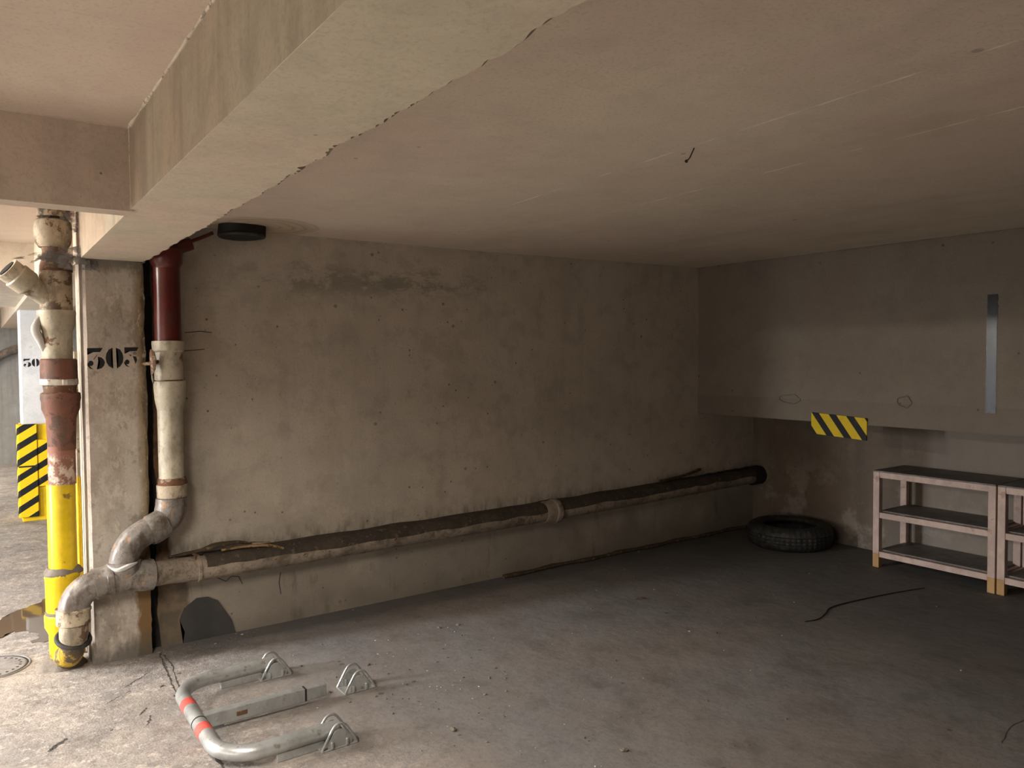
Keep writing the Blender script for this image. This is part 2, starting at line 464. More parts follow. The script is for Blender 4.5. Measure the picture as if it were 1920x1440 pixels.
def add_sweep(bm, pts, rad, seg=28, caps=True, a0=0.0, a1=2 * PI, jit=0.0, squash=None, seed=0):
    """skin a tube of changing radius along a path (parallel-transport frames)"""
    pts = [Vector(p) for p in pts]
    if not hasattr(rad, '__len__'):
        rad = [rad] * len(pts)
    n = len(pts)
    tans = []
    for i in range(n):
        j = i
        k = i
        while j < n - 1 and (pts[j] - pts[i]).length < 1e-5:
            j += 1
        while k > 0 and (pts[k] - pts[i]).length < 1e-5:
            k -= 1
        d = pts[j] - pts[k]
        tans.append(d.normalized() if d.length > 1e-9 else Vector((0, 0, 1)))
    ref = Vector((0, 1, 0)) if abs(tans[0].y) < 0.9 else Vector((1, 0, 0))
    nrm = (ref - tans[0] * ref.dot(tans[0])).normalized()
    rings = []
    full = abs(a1 - a0 - 2 * PI) < 1e-6
    m = seg if full else seg + 1
    for i in range(n):
        if i:
            q = tans[i - 1].rotation_difference(tans[i])
            nrm = (q @ nrm)
            nrm = (nrm - tans[i] * nrm.dot(tans[i])).normalized()
        bi = tans[i].cross(nrm)
        ring = []
        for s in range(m):
            a = a0 + (a1 - a0) * s / seg
            r = rad[i]
            if jit:
                r *= 1 + jit * mnoise.noise(Vector((pts[i].x * 9 + seed, pts[i].z * 9 + math.cos(a) * 1.5, math.sin(a) * 1.5)))
            d = nrm * math.cos(a) + bi * math.sin(a)
            if squash:
                d = Vector((d.x * squash[0], d.y * squash[1], d.z * squash[2]))
            ring.append(bm.verts.new(pts[i] + d * r))
        rings.append(ring)
    for i in range(n - 1):
        for s in range(m if full else m - 1):
            t = (s + 1) % m
            bm.faces.new((rings[i][s], rings[i][t], rings[i + 1][t], rings[i + 1][s]))
    if caps and full:
        bm.faces.new(rings[0][::-1])
        bm.faces.new(rings[-1])


def sweep(pts, rad, seg=28, **k):
    bm = bmesh.new()
    add_sweep(bm, pts, rad, seg, **k)
    return bm


def vert_pipe(x, y, prof, seg=32, **k):
    """turned pipe piece, prof = [(z, r), ...]"""
    return sweep([(x, y, z) for z, r in prof], [r for z, r in prof], seg, **k)


def smooth_path(ctrl, n=8):
    P = [Vector(c) for c in ctrl]
    P = [P[0]] + P + [P[-1]]
    out = []
    for i in range(1, len(P) - 2):
        for k in range(n):
            t = k / n
            a, b, c, d = P[i - 1], P[i], P[i + 1], P[i + 2]
            out.append(0.5 * ((2 * b) + (c - a) * t + (2 * a - 5 * b + 4 * c - d) * t * t + (3 * b - a - 3 * c + d) * t ** 3))
    out.append(P[-2])
    return out


def polyplate(pts2, f, thick, nrm):
    """flat outline given in 2-D, f maps to 3-D, extruded by thick along nrm"""
    bm = bmesh.new()
    a = [bm.verts.new(f(*p)) for p in pts2]
    b = [bm.verts.new(Vector(f(*p)) + Vector(nrm) * thick) for p in pts2]
    bm.faces.new(a)
    bm.faces.new(b[::-1])
    for i in range(len(a)):
        j = (i + 1) % len(a)
        bm.faces.new((a[i], b[i], b[j], a[j]))
    bmesh.ops.triangulate(bm, faces=[g for g in bm.faces if len(g.verts) > 4])
    return bm


# ------------------------------------------------------------------ the shell
BX1, BX2, BZ = -4.615, -4.315, 2.062
YA = -1.56
HL = 2.335


def slab(name, x0, x1, y0, y1, z0, z1, mat):
    return struct(obj(name, box(x0, x1, y0, y1, z0, z1), mat))


# floor: a gently uneven slab
bm = bmesh.new()
nx, ny = 120, 150
X0, X1, Y0, Y1 = -9.0, 1.0, -8.2, 10.0
vv = []
for j in range(ny + 1):
    for i in range(nx + 1):
        x = X0 + (X1 - X0) * i / nx
        y = Y0 + (Y1 - Y0) * j / ny
        z = 0.0
        vv.append(bm.verts.new((x, y, z)))
for j in range(ny):
    for i in range(nx):
        a = j * (nx + 1) + i
        bm.faces.new((vv[a], vv[a + 1], vv[a + nx + 2], vv[a + nx + 1]))
add_box(bm, X0, X1, Y0, Y1, -0.2, -0.001)
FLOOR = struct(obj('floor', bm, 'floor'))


# ceiling of the bay, sagging a little towards the beam
def ceil_z(x, y):
    t = max(0.0, 1 + x / 2.2)
    s = max(0.0, 1 + y / 4.0)
    return 2.279 + 0.025 * t * (0.4 + 0.6 * s)


bm = bmesh.new()
xs = [BX1 + 0.1 + (0.9 - BX1) * i / 24 for i in range(25)]
ys = [-8.2 + 8.35 * j / 24 for j in range(25)]
g = [[bm.verts.new((x, y, ceil_z(min(x, 0.0), y))) for x in xs] for y in ys]
for j in range(24):
    for i in range(24):
        bm.faces.new((g[j][i], g[j][i + 1], g[j + 1][i + 1], g[j + 1][i]))
r = bmesh.ops.extrude_face_region(bm, geom=bm.faces[:])
for v in [e for e in r['geom'] if isinstance(e, bmesh.types.BMVert)]:
    v.co.z = 2.6
CEIL = struct(obj('ceiling', bm, 'ceil'))
slab('ceiling', X0, BX1 + 0.1, Y0, 1.63, HL, 2.6, 'ceil2')
slab('ceiling', X0, BX1 - 0.02, 1.63, 4.6, 2.085, 2.6, 'beamx')
slab('ceiling', X0, BX1 - 0.02, 4.6, 9.6, 2.33, 2.6, 'ceil2')
slab('ceiling', BX1 - 0.02, 1.0, 0.15, 9.6, 2.3, 2.6, 'ceil2')


def ragged_box(x0, x1, y0, y1, z0, z1, nseg, amp, edge):
    """long box along y or x whose chosen long edges are chipped"""
    bm = bmesh.new()
    rng = random.Random(7)
    rings = []
    for k in range(nseg + 1):
        y = y0 + (y1 - y0) * k / nseg
        j = [(abs(mnoise.noise(Vector((y * 5, 3.3, q * 9.1)))) * 0.9 + abs(mnoise.noise(Vector((y * 17, 3.3, q * 9.1)))) * 0.5 + max(0, mnoise.noise(Vector((y * 2.2, 8.3, q * 9.1))) - 0.1) * 2.2 * abs(mnoise.noise(Vector((y * 37, 1.3, q * 9.1))))) * amp * edge[q] for q in range(4)]
        c = []
        for q, (x, z, sx, sz) in enumerate(((x0, z0, 1, 1), (x1, z0, -1, 1), (x1, z1, -1, -1), (x0, z1, 1, -1))):
            a = j[q] if edge[q] else 0.0
            c.append((x + sx * a, z))
            c.append((x, z + sz * a * 0.8) if edge[q] else (x, z + sz * 0.0001))
        # order round the outline
        o = [c[1], c[0], c[2], c[3], c[5], c[4], c[6], c[7]]
        rings.append([bm.verts.new((p[0], y, p[1])) for p in o])
    for k in range(nseg):
        for q in range(8):
            t = (q + 1) % 8
            bm.faces.new((rings[k][q], rings[k][t], rings[k + 1][t], rings[k + 1][q]))
    bm.faces.new(rings[0][::-1])
    bm.faces.new(rings[-1])
    return bm


# main beam over the column line (its edges chipped), then its continuation beyond
bm = ragged_box(BX1, BX2, -8.1, -0.03, BZ, 2.5, 1000, 0.028, (0.05, 1, 0, 0))
BEAM = struct(obj('beam', bm, 'beam'))
BEAM.data.materials.append(M['beamface'])
for f in BEAM.data.polygons:
    if f.normal.x < -0.8:
        f.material_index = 1
BEAM.data.materials.append(M['rawedge'])
for k in range(1000):
    f = BEAM.data.polygons[k * 8 + 2]
    f.material_index = 2
struct(obj('beam', box(BX1 - 0.10, BX2, 0.28, 9.4, 2.045, 2.5), 'beam'))
struct(obj('beam', box(BX1, BX2, -0.03, 0.28, BZ, 2.5), 'beam'))
BX = struct(obj('cross_beam', box(X0, BX1 + 0.01, YA, YA + 0.10, 2.055, 2.45), 'beamx'))


def bead(parent, pts, r, seed, gap=0.25, mat='caulk'):
    bm = bmesh.new()
    pts = [Vector(p) for p in pts]
    L = (pts[-1] - pts[0]).length
    n = int(L / 0.03)
    P = [pts[0].lerp(pts[-1], k / n) for k in range(n + 1)]
    rr = [r * (0.35 + 1.1 * abs(mnoise.noise(Vector((k * 0.23, seed, 0))) + 0.25)) for k in range(n + 1)]
    add_sweep(bm, P, rr, 6)
    return obj('caulk_bead', bm, mat, parent)


bead(BEAM, [(BX1, YA, HL - 0.001), (BX1, -6.0, HL - 0.001)], 0.008, 1)
bead(BX, [(-7.5, YA, HL), (BX1, YA, HL)], 0.006, 2, mat='beamx')
bead(BX, [(BX1, YA, HL), (BX1, YA, 2.06)], 0.004, 3)

# wall beside the bay, with a dark movement joint towards the column
bm = bmesh.new()
nz = 90
xl = -4.283
L0, L1 = [], []
for k in range(nz + 1):
    z = 2.4 * k / nz
    a = 0.016 * mnoise.noise(Vector((z * 5, 1.7, 0))) + 0.006 * mnoise.noise(Vector((z * 23, 5.7, 0)))
    L0.append(bm.verts.new((xl + a, 0, z)))
    L1.append(bm.verts.new((xl + a * 0.6, 0.15, z)))
R0 = [bm.verts.new((0.9, 0, 2.4 * k / nz)) for k in range(nz + 1)]
for k in range(nz):
    bm.faces.new((L0[k], R0[k], R0[k + 1], L0[k + 1]))
    bm.faces.new((L1[k], L0[k], L0[k + 1], L1[k + 1]))
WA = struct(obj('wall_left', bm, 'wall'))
struct(obj('wall_left_core', box(-4.26, 0.9, 0.02, 0.15, 0, 2.4), 'far'))
obj('joint_filler', box(-4.37, -4.25, 0.02, 0.10, 0, 2.3), 'black', WA)

# soffit box along the right side and the wall below and behind it
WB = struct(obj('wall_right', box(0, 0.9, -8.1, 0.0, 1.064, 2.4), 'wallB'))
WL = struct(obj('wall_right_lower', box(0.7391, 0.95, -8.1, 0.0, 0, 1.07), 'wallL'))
struct(obj('wall_back', box(X0, 0.9, -8.2, -8.0, 0, 2.5), 'far'))

# plaster cornice lines where ceiling and walls meet
bead(WA, [(-3.9, -0.004, 2.277), (-2.2, -0.004, 2.277)], 0.008, 5, mat='wall')
bead(WA, [(-2.2, -0.004, 2.277), (0, -0.004, 2.302)], 0.008, 6, mat='wall')
bead(WB, [(-0.002, 0, 2.302), (-0.002, -4, 2.28)], 0.007, 7, mat='wallB')


# column with the stencilled number
def column_mesh(x0, x1, y0, y1, z1):
    bm = bmesh.new()
    n = 80
    rings = []
    for k in range(n + 1):
        z = z1 * k / n
        a = 0.010 * mnoise.noise(Vector((z * 6, 9.7, 0))) + 0.006 * mnoise.noise(Vector((z * 25, 2.7, 0)))
        b = 0.012
        c = 0.003 * mnoise.noise(Vector((z * 8, 4.7, 0)))
        rings.append([bm.verts.new(p) for p in ((x0 + b + c, y0, z), (x1 + a, y0, z), (x1 + a * 0.5, y1, z), (x0, y1, z), (x0, y0 + b + c, z))])
    for k in range(n):
        for q in range(5):
            t = (q + 1) % 5
            bm.faces.new((rings[k][q], rings[k][t], rings[k + 1][t], rings[k + 1][q]))
    bm.faces.new(rings[0][::-1])
    bm.faces.new(rings[-1])
    return bm


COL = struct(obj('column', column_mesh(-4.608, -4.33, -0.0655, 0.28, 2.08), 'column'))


def circ(cx, cy, r, n=16):
    return [(cx + r * math.cos(2 * PI * k / n), cy + r * math.sin(2 * PI * k / n)) for k in range(n)]


D3 = [[(205, 215), (455, 210), (410, 275), (215, 280), (212, 318), (205, 318)],
      [(370, 318), (352, 326), (300, 392), (312, 394)],
      [(372, 348), (430, 360), (468, 395), (486, 440), (470, 490), (430, 530), (352, 550), (388, 512), (404, 460), (402, 400), (388, 366)],
      [(205, 440), (205, 490), (240, 530), (300, 550), (255, 512), (232, 480)],
      circ(260, 452, 42)]
D0 = [[(612, 208), (550, 238), (510, 300), (499, 370), (510, 440), (550, 500), (616, 537), (592, 480), (584, 370), (590, 268)],
      [(668, 208), (735, 235), (776, 300), (788, 370), (776, 440), (735, 500), (680, 537), (700, 480), (706, 370), (698, 262)]]
D3B = [[(808, 202), (1045, 200), (1010, 262), (828, 266), (820, 300), (808, 300)],
       [(945, 342), (1000, 350), (1018, 400), (990, 468), (982, 400), (965, 372)],
       [(880, 318), (925, 350), (915, 320)],
       [(800, 425), (800, 460), (830, 500), (890, 520), (845, 482)],
       circ(850, 435, 38)]


def stencil(polys, ox, oz, sx, sz, y, parent, name):
    bm = bmesh.new()
    for p in polys:
        merge(bm, polyplate(p, lambda a, b: (ox + (a - 205) * sx, y, oz - (b - 205) * sz), 0.0008, (0, -1, 0)))
    return obj(name, bm, 'ink', parent)


for polys in (D3, D0, D3B):
    stencil(polys, -4.597, 1.617, 0.000280, 0.000322, -0.0657, COL, 'painted_digit')

# far column with its number and striped guards
C2 = struct(obj('column', box(-4.70, -4.38, 4.3, 4.62, 0, 2.05, 0.012, 2), 'column2'))
for polys in (D3, D0):
    stencil(polys, -4.672, 1.577, 0.000225, 0.00024, 4.2995, C2, 'painted_digit')
bm = box(-4.715, -4.365, 4.283, 4.63, 0.0, 0.94, 0.004, 1)
obj('yellow_base_paint', bm, 'yplain', C2)
ST1 = stripes('guard_stripes', lambda n: n.add(n.mul(n.z, 6.6), n.mul(n.add(n.mul(n.x, -1), n.mul(n.y, 0.7)), 4.2)))
gd = thing('column_guard', 'black and yellow striped corner guard wrapped round the left edge of the far white column', 'guard', (-4.70, 4.28, 0.06))
bm = bmesh.new()
add_box(bm, -4.735, -4.58, 4.255, 4.281, 0.045, 0.945, 0.006, 2)
add_box(bm, -4.745, -4.717, 4.258, 4.42, 0.045, 0.945, 0.006, 2)
obj('rubber_angle', bm, ST1, gd)
bm = bmesh.new()
add_box(bm, -4.738, -4.58, 4.252, 4.2555, 0.53, 0.545)
obj('join_strip', bm, 'black', gd)
gp = obj('column_guard', box(-4.578, -4.385, 4.262, 4.282, 0.335, 0.79, 0.004, 2), ST1)
tag(gp, 'striped rubber guard plate on the front of the far column beside the taller corner guard', 'guard')

# aisle beyond: back wall with door leaf, recessed darker panels
FW = struct(obj('wall_far', box(X0, 1.0, 9.4, 9.6, 0, 2.5), 'far'))
for ya, yb, za, zb in ((-8.2, -5.0, 0, 2.5), (-5.0, -1.8, 1.5, 2.5), (-1.8, 0.12, 0, 2.5), (0.12, 0.72, 1.8, 2.5), (0.72, 1.65, 0, 2.5), (1.65, 2.95, 1.8, 2.5), (2.95, 9.6, 0, 2.5)):  # openings for the doorway and the added fill lights
    struct(obj('wall_aisle', box(-8.8, -8.6, ya, yb, za, zb), 'aislewall'))
struct(obj('added_light_block', box(-4.3, 0.9, -5.2, -5.0, 0, 2.4), 'lightblock'))  # unseen dark wall added to block and absorb light in the bay
struct(obj('wall_next_bay', box(0.8, 1.0, 0.15, 9.6, 0, 2.5), 'far'))


def lamp(lx, ly):  # unseen fixtures; those without a glowing tube go with added lights
    t = thing('unseen_lamp', 'unseen white tube lamp on the ceiling over the aisle', 'lamp', (lx, ly, 2.3), 'unseen tube lamps over the aisle')
    obj('lamp_body', box(lx - 0.05, lx + 0.05, ly - 0.68, ly + 0.68, 2.25, 2.334, 0.006), 'white', t)
    bm = bmesh.new()
    add_box(bm, lx - 0.16, lx + 0.16, ly - 0.70, ly + 0.70, 2.236, 2.248)
    add_box(bm, lx - 0.166, lx - 0.158, ly - 0.70, ly + 0.70, 2.212, 2.248)
    add_box(bm, lx + 0.158, lx + 0.166, ly - 0.70, ly + 0.70, 2.212, 2.248)
    obj('added_shield', bm, 'white', t)  # added trough that keeps lamp light off the aisle ceiling
    return t


for lx, ly, lp, lsp in LAMPS:
    if ly != 3.2:
        lt = lamp(lx, ly)
        if not lp:
            obj('unseen_lamp_tube', sweep([(lx, ly - 0.62, 2.205), (lx, ly + 0.62, 2.205)], 0.018, 16), emit('tube_glow', (1.0, 0.93, 0.83), TUBE), lt, smooth=40)

# fittings seen at the far end of the aisle
fx = thing('wall_conduit', 'thin pale conduit with a small junction box high on the far aisle wall', 'conduit', (-4.9, 9.35, 1.9))
obj('conduit', sweep([(-8, 9.36, 1.86), (-4.75, 9.36, 1.86)], 0.012, 8), 'white', fx)
obj('junction_box', box(-5.02, -4.86, 9.30, 9.399, 2.08, 2.22, 0.006), 'white', fx)
obj('bracket', box(-4.98, -4.78, 9.32, 9.399, 1.99, 2.03), 'black', fx)
dp = obj('wall_pipe', sweep(smooth_path([(-5.6, 9.33, 0.9), (-5.1, 9.33, 1.25), (-4.8, 9.33, 1.6), (-4.5, 9.33, 1.75)]), 0.06, 12), 'grey', smooth=40)
tag(dp, 'grey pipe sloping up along the far aisle wall behind the white column', 'pipe')

# ------------------------------------------------------------------ left stack beside the column
t = thing('drain_stack', 'tall cream, brown and yellow drain pipe standing at the left of the 303 column', 'pipe', (-4.72, 0.05, 0))
PX, PY = -4.716, 0.05


def vp(name, prof, mat, parent, x=PX, y=PY, seg=32, **k):
    return obj(name, vert_pipe(x, y, prof, seg, **k), mat, parent, smooth=35)


vp('top_stub', [(2.34, 0.072), (2.27, 0.074)], 'cream2', t)
vp('joint_ring', [(2.275, 0.066), (2.25, 0.066)], 'black', t)
vp('coupling', [(2.258, 0.070), (2.25, 0.080), (2.22, 0.084), (2.18, 0.084), (2.14, 0.078), (2.118, 0.064)], 'cream2', t, x=-4.722)
vp('rusty_neck', [(2.13, 0.060), (2.10, 0.056), (2.06, 0.062), (2.03, 0.074), (2.0, 0.075)], 'rust', t, jit=0.12)
vp('branch_body', [(2.01, 0.070), (1.99, 0.074), (1.80, 0.073)], 'cream2', t)
br = [(-4.715, 0.05, 1.83), (-4.76, 0.035, 1.872), (-4.83, 0.015, 1.925), (-4.832, 0.0145, 1.927), (-4.845, 0.01, 1.937), (-4.895, -0.005, 1.976), (-4.898, -0.006, 1.979), (-4.915, -0.01, 1.992), (-4.935, -0.016, 2.008)]
br = [tuple(p[q] + ((-4.715, 0.05, 1.83)[q] - p[q]) * 0.06 for q in range(3)) for p in br]
b_ = obj('branch', sweep(br, [0.052, 0.050, 0.050, 0.052, 0.064, 0.066, 0.058, 0.060, 0.058], 28), 'cream', t, smooth=35)
obj('branch_opening', sweep([(-4.917, -0.011, 1.9935), (-4.9245, -0.013, 1.9998)], 0.042, 20), 'black', b_)
vp('socket', [(1.806, 0.080), (1.803, 0.086), (1.785, 0.087), (1.775, 0.084), (1.735, 0.083), (1.70, 0.070), (1.55, 0.068)], 'cream', t)
obj('sealant_lump', sweep(smooth_path([(-4.775, 0.03, 1.79), (-4.80, 0.025, 1.74), (-4.808, 0.02, 1.70), (-4.79, 0.02, 1.65), (-4.775, 0.03, 1.60)]), [0.008 + 0.014 * math.sin(PI * k / 32) ** 1.0 for k in range(33)], 12, jit=0.3), 'rag', t, smooth=50)
vp('rubber_coupling', [(1.562, 0.076), (1.556, 0.084), (1.45, 0.084), (1.448, 0.078)], 'brown', t, x=-4.712, jit=0.04)
cl = vp('hose_clamp', [(1.461, 0.084), (1.458, 0.086), (1.432, 0.086), (1.429, 0.083)], 'clamp', t, x=-4.712)
obj('clamp_screw', box(-4.705, -4.682, -0.045, -0.03, 1.432, 1.458, 0.003), 'clamp', cl)
vp('neck', [(1.432, 0.078), (1.40, 0.074), (1.38, 0.078)], 'rust', t, x=-4.71, jit=0.05)
vp('brown_socket', [(1.392, 0.082), (1.386, 0.090), (1.36, 0.091), (1.345, 0.087), (1.31, 0.086), (1.26, 0.068), (1.10, 0.063)], 'brown', t, x=-4.708, jit=0.02)


def peel():
    n = NT('peeling_brown_pipe')
    f = n.ramp(n.add(n.z, n.mul(n.sub(n.noise(14, 5, 0.7), 0.5), 0.35)), 1.10, 1.02)
    c = n.mix(n.ramp(n.noise(22, 5, 0.7, off=3), 0.42, 0.55), (0.55, 0.42, 0.33), (0.22, 0.10, 0.065))
    c = n.mix(f, (0.25, 0.105, 0.065), c)
    n.bump(n.add(n.noise(40, 4), n.mul(f, n.noise(22, 5, off=3))), 0.5, 0.006)
    return n.out(c, 0.6)


M['peel'] = peel()
vp('brown_pipe', [(1.12, 0.0625), (0.925, 0.0625)], 'peel', t, x=-4.710)
vp('yellow_pipe', [(0.928, 0.063), (0.924, 0.0645), (0.47, 0.0645)], 'yellow', t, x=-4.717)
vp('cement_ring', [(0.505, 0.066), (0.492, 0.074), (0.478, 0.082), (0.468, 0.080)], 'cement', t, x=-4.717, jit=0.18)
vp('yellow_socket', [(0.478, 0.074), (0.475, 0.080), (0.455, 0.081), (0.45, 0.078), (0.29, 0.077), (0.27, 0.070)], 'yellow', t, x=-4.722)
vp('joint_ring', [(0.282, 0.076), (0.276, 0.079), (0.268, 0.079), (0.262, 0.074)], 'cement', t, x=-4.724, jit=0.05)
vp('yellow_base', [(0.268, 0.076), (0.262, 0.081), (0.205, 0.079), (0.175, 0.066), (0.165, 0.062), (0.0, 0.060)], 'yellow', t, x=-4.727)
obj('mortar_foot', sweep([(-4.725, 0.04, 0.0), (-4.725, 0.04, 0.02), (-4.725, 0.045, 0.045)], [0.10, 0.088, 0.062], 24, jit=0.5), 'cement', t, smooth=60)

t = thing('thin_pipe', 'thin riser pipe with a yellow lower half behind the thick left drain pipe', 'pipe', (-4.628, 0.16, 0))
obj('pale_length', sweep([(-4.628, 0.17, 0.94), (-4.628, 0.17, 1.6)], 0.011, 12), 'cream', t, smooth=40)
obj('yellow_length', sweep([(-4.628, 0.17, 0.0), (-4.628, 0.17, 0.94)], 0.013, 12), 'yellow', t, smooth=40)

# ------------------------------------------------------------------ right stack and its swan neck
t = thing('downpipe', 'dark red and cream downpipe with grey elbows in front of the 303 column joint', 'pipe', (-4.225, -0.1, 0.75))
PX, PY = -4.225, -0.1
vp('red_socket', [(2.135, 0.072), (2.13, 0.080), (2.06, 0.080), (2.04, 0.068), (2.03, 0.066)], 'red', t, x=PX, y=PY)
vp('red_pipe', [(2.04, 0.066), (1.645, 0.066)], 'red', t, x=PX, y=PY)
obj('red_branch', sweep(smooth_path([(-4.22, -0.1, 2.12), (-4.16, -0.1, 2.145), (-4.10, -0.1, 2.17)]), 0.034, 16), 'red', t, smooth=40)
obj('thin_red_pipe', sweep(smooth_path([(-4.15, -0.11, 2.16), (-4.06, -0.112, 2.20), (-3.99, -0.115, 2.235)]), 0.010, 12), 'red', t, smooth=40)
vp('cream_collar', [(1.652, 0.070), (1.650, 0.079), (1.635, 0.080), (1.60, 0.077), (1.592, 0.070)], 'cream', t, x=PX, y=PY)
vp('cream_body', [(1.60, 0.070), (1.448, 0.070)], 'cream', t, x=PX, y=PY)
vp('joint_ring', [(1.455, 0.066), (1.438, 0.066)], 'rust', t, x=PX, y=PY)
vp('cream_socket', [(1.443, 0.072), (1.440, 0.079), (1.41, 0.079), (1.34, 0.074), (1.285, 0.063)], 'cream', t, x=-4.222, y=PY)
vp('cream_pipe', [(1.30, 0.063), (0.92, 0.062)], 'cream', t, x=-4.223, y=PY)
vp('rusty_ring', [(0.93, 0.066), (0.92, 0.070), (0.905, 0.074), (0.892, 0.072)], 'rust', t, x=-4.222, y=PY, jit=0.12)
vp('cream_band', [(0.896, 0.072), (0.893, 0.076), (0.83, 0.074), (0.824, 0.068)], 'cream2', t, x=-4.222, y=PY)
# rusty stop-cock plate beside the collar
cl = obj('rusty_bracket', sweep([(-4.318, -0.155, 1.605), (-4.316, -0.165, 1.59), (-4.312, -0.172, 1.555), (-4.312, -0.168, 1.51), (-4.318, -0.155, 1.475)], [0.007, 0.018, 0.025, 0.019, 0.006], 14, squash=(0.6, 1.2, 1), jit=0.3), 'rust', t, smooth=50)
obj('bracket_bolt', sweep([(-4.343, -0.068, 1.532), (-4.340, -0.10, 1.532), (-4.32, -0.15, 1.535), (-4.27, -0.13, 1.545)], [0.012, 0.009, 0.009, 0.012], 10, jit=0.3), 'rust', cl)
obj('bracket_tail', sweep([(-4.316, -0.155, 1.48), (-4.313, -0.158, 1.455), (-4.310, -0.155, 1.43)], [0.006, 0.011, 0.004], 10, squash=(0.6, 1.2, 1)), 'cement', cl)
# swan neck
obj('grey_fitting', sweep([(-4.224, -0.10, 0.826), (-4.224, -0.10, 0.822), (-4.225, -0.10, 0.80), (-4.228, -0.102, 0.775), (-4.238, -0.108, 0.745), (-4.256, -0.118, 0.715), (-4.28, -0.13, 0.692)],
                          [0.070, 0.078, 0.080, 0.079, 0.078, 0.072, 0.064], 30, jit=0.05), 'grey', t, smooth=40)
obj('elbow_collar', sweep([(-4.272, -0.125, 0.70), (-4.274, -0.126, 0.699), (-4.325, -0.142, 0.678), (-4.345, -0.146, 0.674), (-4.347, -0.146, 0.673)],
                          [0.062, 0.077, 0.078, 0.076, 0.066], 30, jit=0.05), 'grey', t, smooth=40)
el = smooth_path([(-4.325, -0.143, 0.678), (-4.37, -0.148, 0.665), (-4.42, -0.15, 0.632), (-4.452, -0.15, 0.585), (-4.466, -0.148, 0.535), (-4.466, -0.145, 0.49)], 6)
obj('elbow', sweep(el, 0.069, 30, jit=0.03), 'grey', t, smooth=40)
# wye: upright mouth and horizontal barrel
obj('wye_mouth', sweep([(-4.466, -0.145, 0.535), (-4.466, -0.145, 0.533), (-4.466, -0.145, 0.50), (-4.465, -0.14, 0.45)], [0.068, 0.080, 0.079, 0.068], 30, jit=0.06), 'grey', t, smooth=40)
obj('torn_tape', sweep(smooth_path([(-4.54, -0.17, 0.528), (-4.505, -0.215, 0.508), (-4.46, -0.226, 0.522), (-4.415, -0.21, 0.532)]), [0.004 + 0.008 * math.sin(PI * k / 24) for k in range(25)], 8, jit=0.4), 'rag', t, smooth=50)
obj('wye_barrel', sweep([(-4.56, -0.14, 0.442), (-4.50, -0.14, 0.447), (-4.40, -0.14, 0.445), (-4.395, -0.14, 0.445), (-4.335, -0.13, 0.439), (-4.332, -0.13, 0.439)], [0.068, 0.074, 0.074, 0.079, 0.080, 0.068], 30, jit=0.04), 'grey', t, smooth=40)
obj('left_collar', sweep([(-4.515, -0.14, 0.445), (-4.518, -0.14, 0.445), (-4.545, -0.14, 0.443), (-4.548, -0.14, 0.443), (-4.575, -0.14, 0.440), (-4.60, -0.14, 0.435), (-4.602, -0.14, 0.435)], [0.066, 0.080, 0.081, 0.077, 0.078, 0.079, 0.066], 30, jit=0.05), 'grey', t, smooth=40)
el = smooth_path([(-4.585, -0.14, 0.438), (-4.63, -0.14, 0.425), (-4.668, -0.14, 0.392), (-4.688, -0.14, 0.35), (-4.693, -0.14, 0.31)], 6)
obj('lower_elbow', sweep(el, 0.069, 30, jit=0.03), 'grey', t, smooth=40)
obj('lower_socket', sweep([(-4.693, -0.14, 0.338), (-4.693, -0.14, 0.334), (-4.694, -0.14, 0.322), (-4.694, -0.14, 0.316), (-4.694, -0.14, 0.262), (-4.694, -0.14, 0.256)], [0.070, 0.078, 0.078, 0.075, 0.076, 0.066], 30, jit=0.04), 'cream2', t, smooth=40)
obj('lower_stub', sweep([(-4.694, -0.14, 0.26), (-4.694, -0.135, 0.20), (-4.696, -0.12, 0.165)], [0.064, 0.064, 0.062], 30), 'cream2', t, smooth=40)
rg = []
for k in range(33):
    a = 2 * PI * k / 32
    rg.append((-4.696 + 0.072 * math.cos(a), -0.125 + 0.060 * math.sin(a), 0.178 + 0.030 * math.sin(a) - 0.01 * math.cos(a)))
obj('rubber_ring', sweep(rg, 0.011, 10, caps=False), 'rubber', t, smooth=60)
obj('yellow_foot_bend', sweep(smooth_path([(-4.697, -0.125, 0.175), (-4.702, -0.10, 0.12), (-4.712, -0.06, 0.078), (-4.72, -0.012, 0.062)]), 0.058, 24, jit=0.1), 'dirtyshadeyellow', t, smooth=40)

# ------------------------------------------------------------------ long pipe along the wall
t = thing('wall_drain_pipe', 'long dusty grey drain pipe running low along the left wall into the corner', 'pipe', (-4.1, -0.075, 0.42))


def axis(x):
    k = (x + 4.09) / 4.83
    return Vector((x, -0.078, 0.418 + 0.060 * k - 0.010 * math.sin(PI * min(1, max(0, k))) * 1.4))


pts = [Vector((-4.345, -0.13, 0.44)), Vector((-4.26, -0.105, 0.433)), Vector((-4.17, -0.085, 0.426))] + [axis(-4.09 + 4.82 * k / 120) for k in range(121)]
obj('pipe_run', sweep(pts, [0.064, 0.064, 0.066] + [0.066] * 121, 30, jit=0.05), 'grey2', t, smooth=40)
for xa, xb, r_ in ((-4.105, -4.085, 0.074), (-1.74, -1.62, 0.080), (-1.66, -1.60, 0.086), (0.60, 0.735, 0.085)):
    n_ = 6
    obj('pipe_collar', sweep([axis(xa + (xb - xa) * k / n_) for k in range(n_ + 1)], [r_ * (0.9 if k in (0, n_) else 1) for k in range(n_ + 1)], 28, jit=0.08),
        'black' if xa > 0 else 'grey2', t, smooth=50)
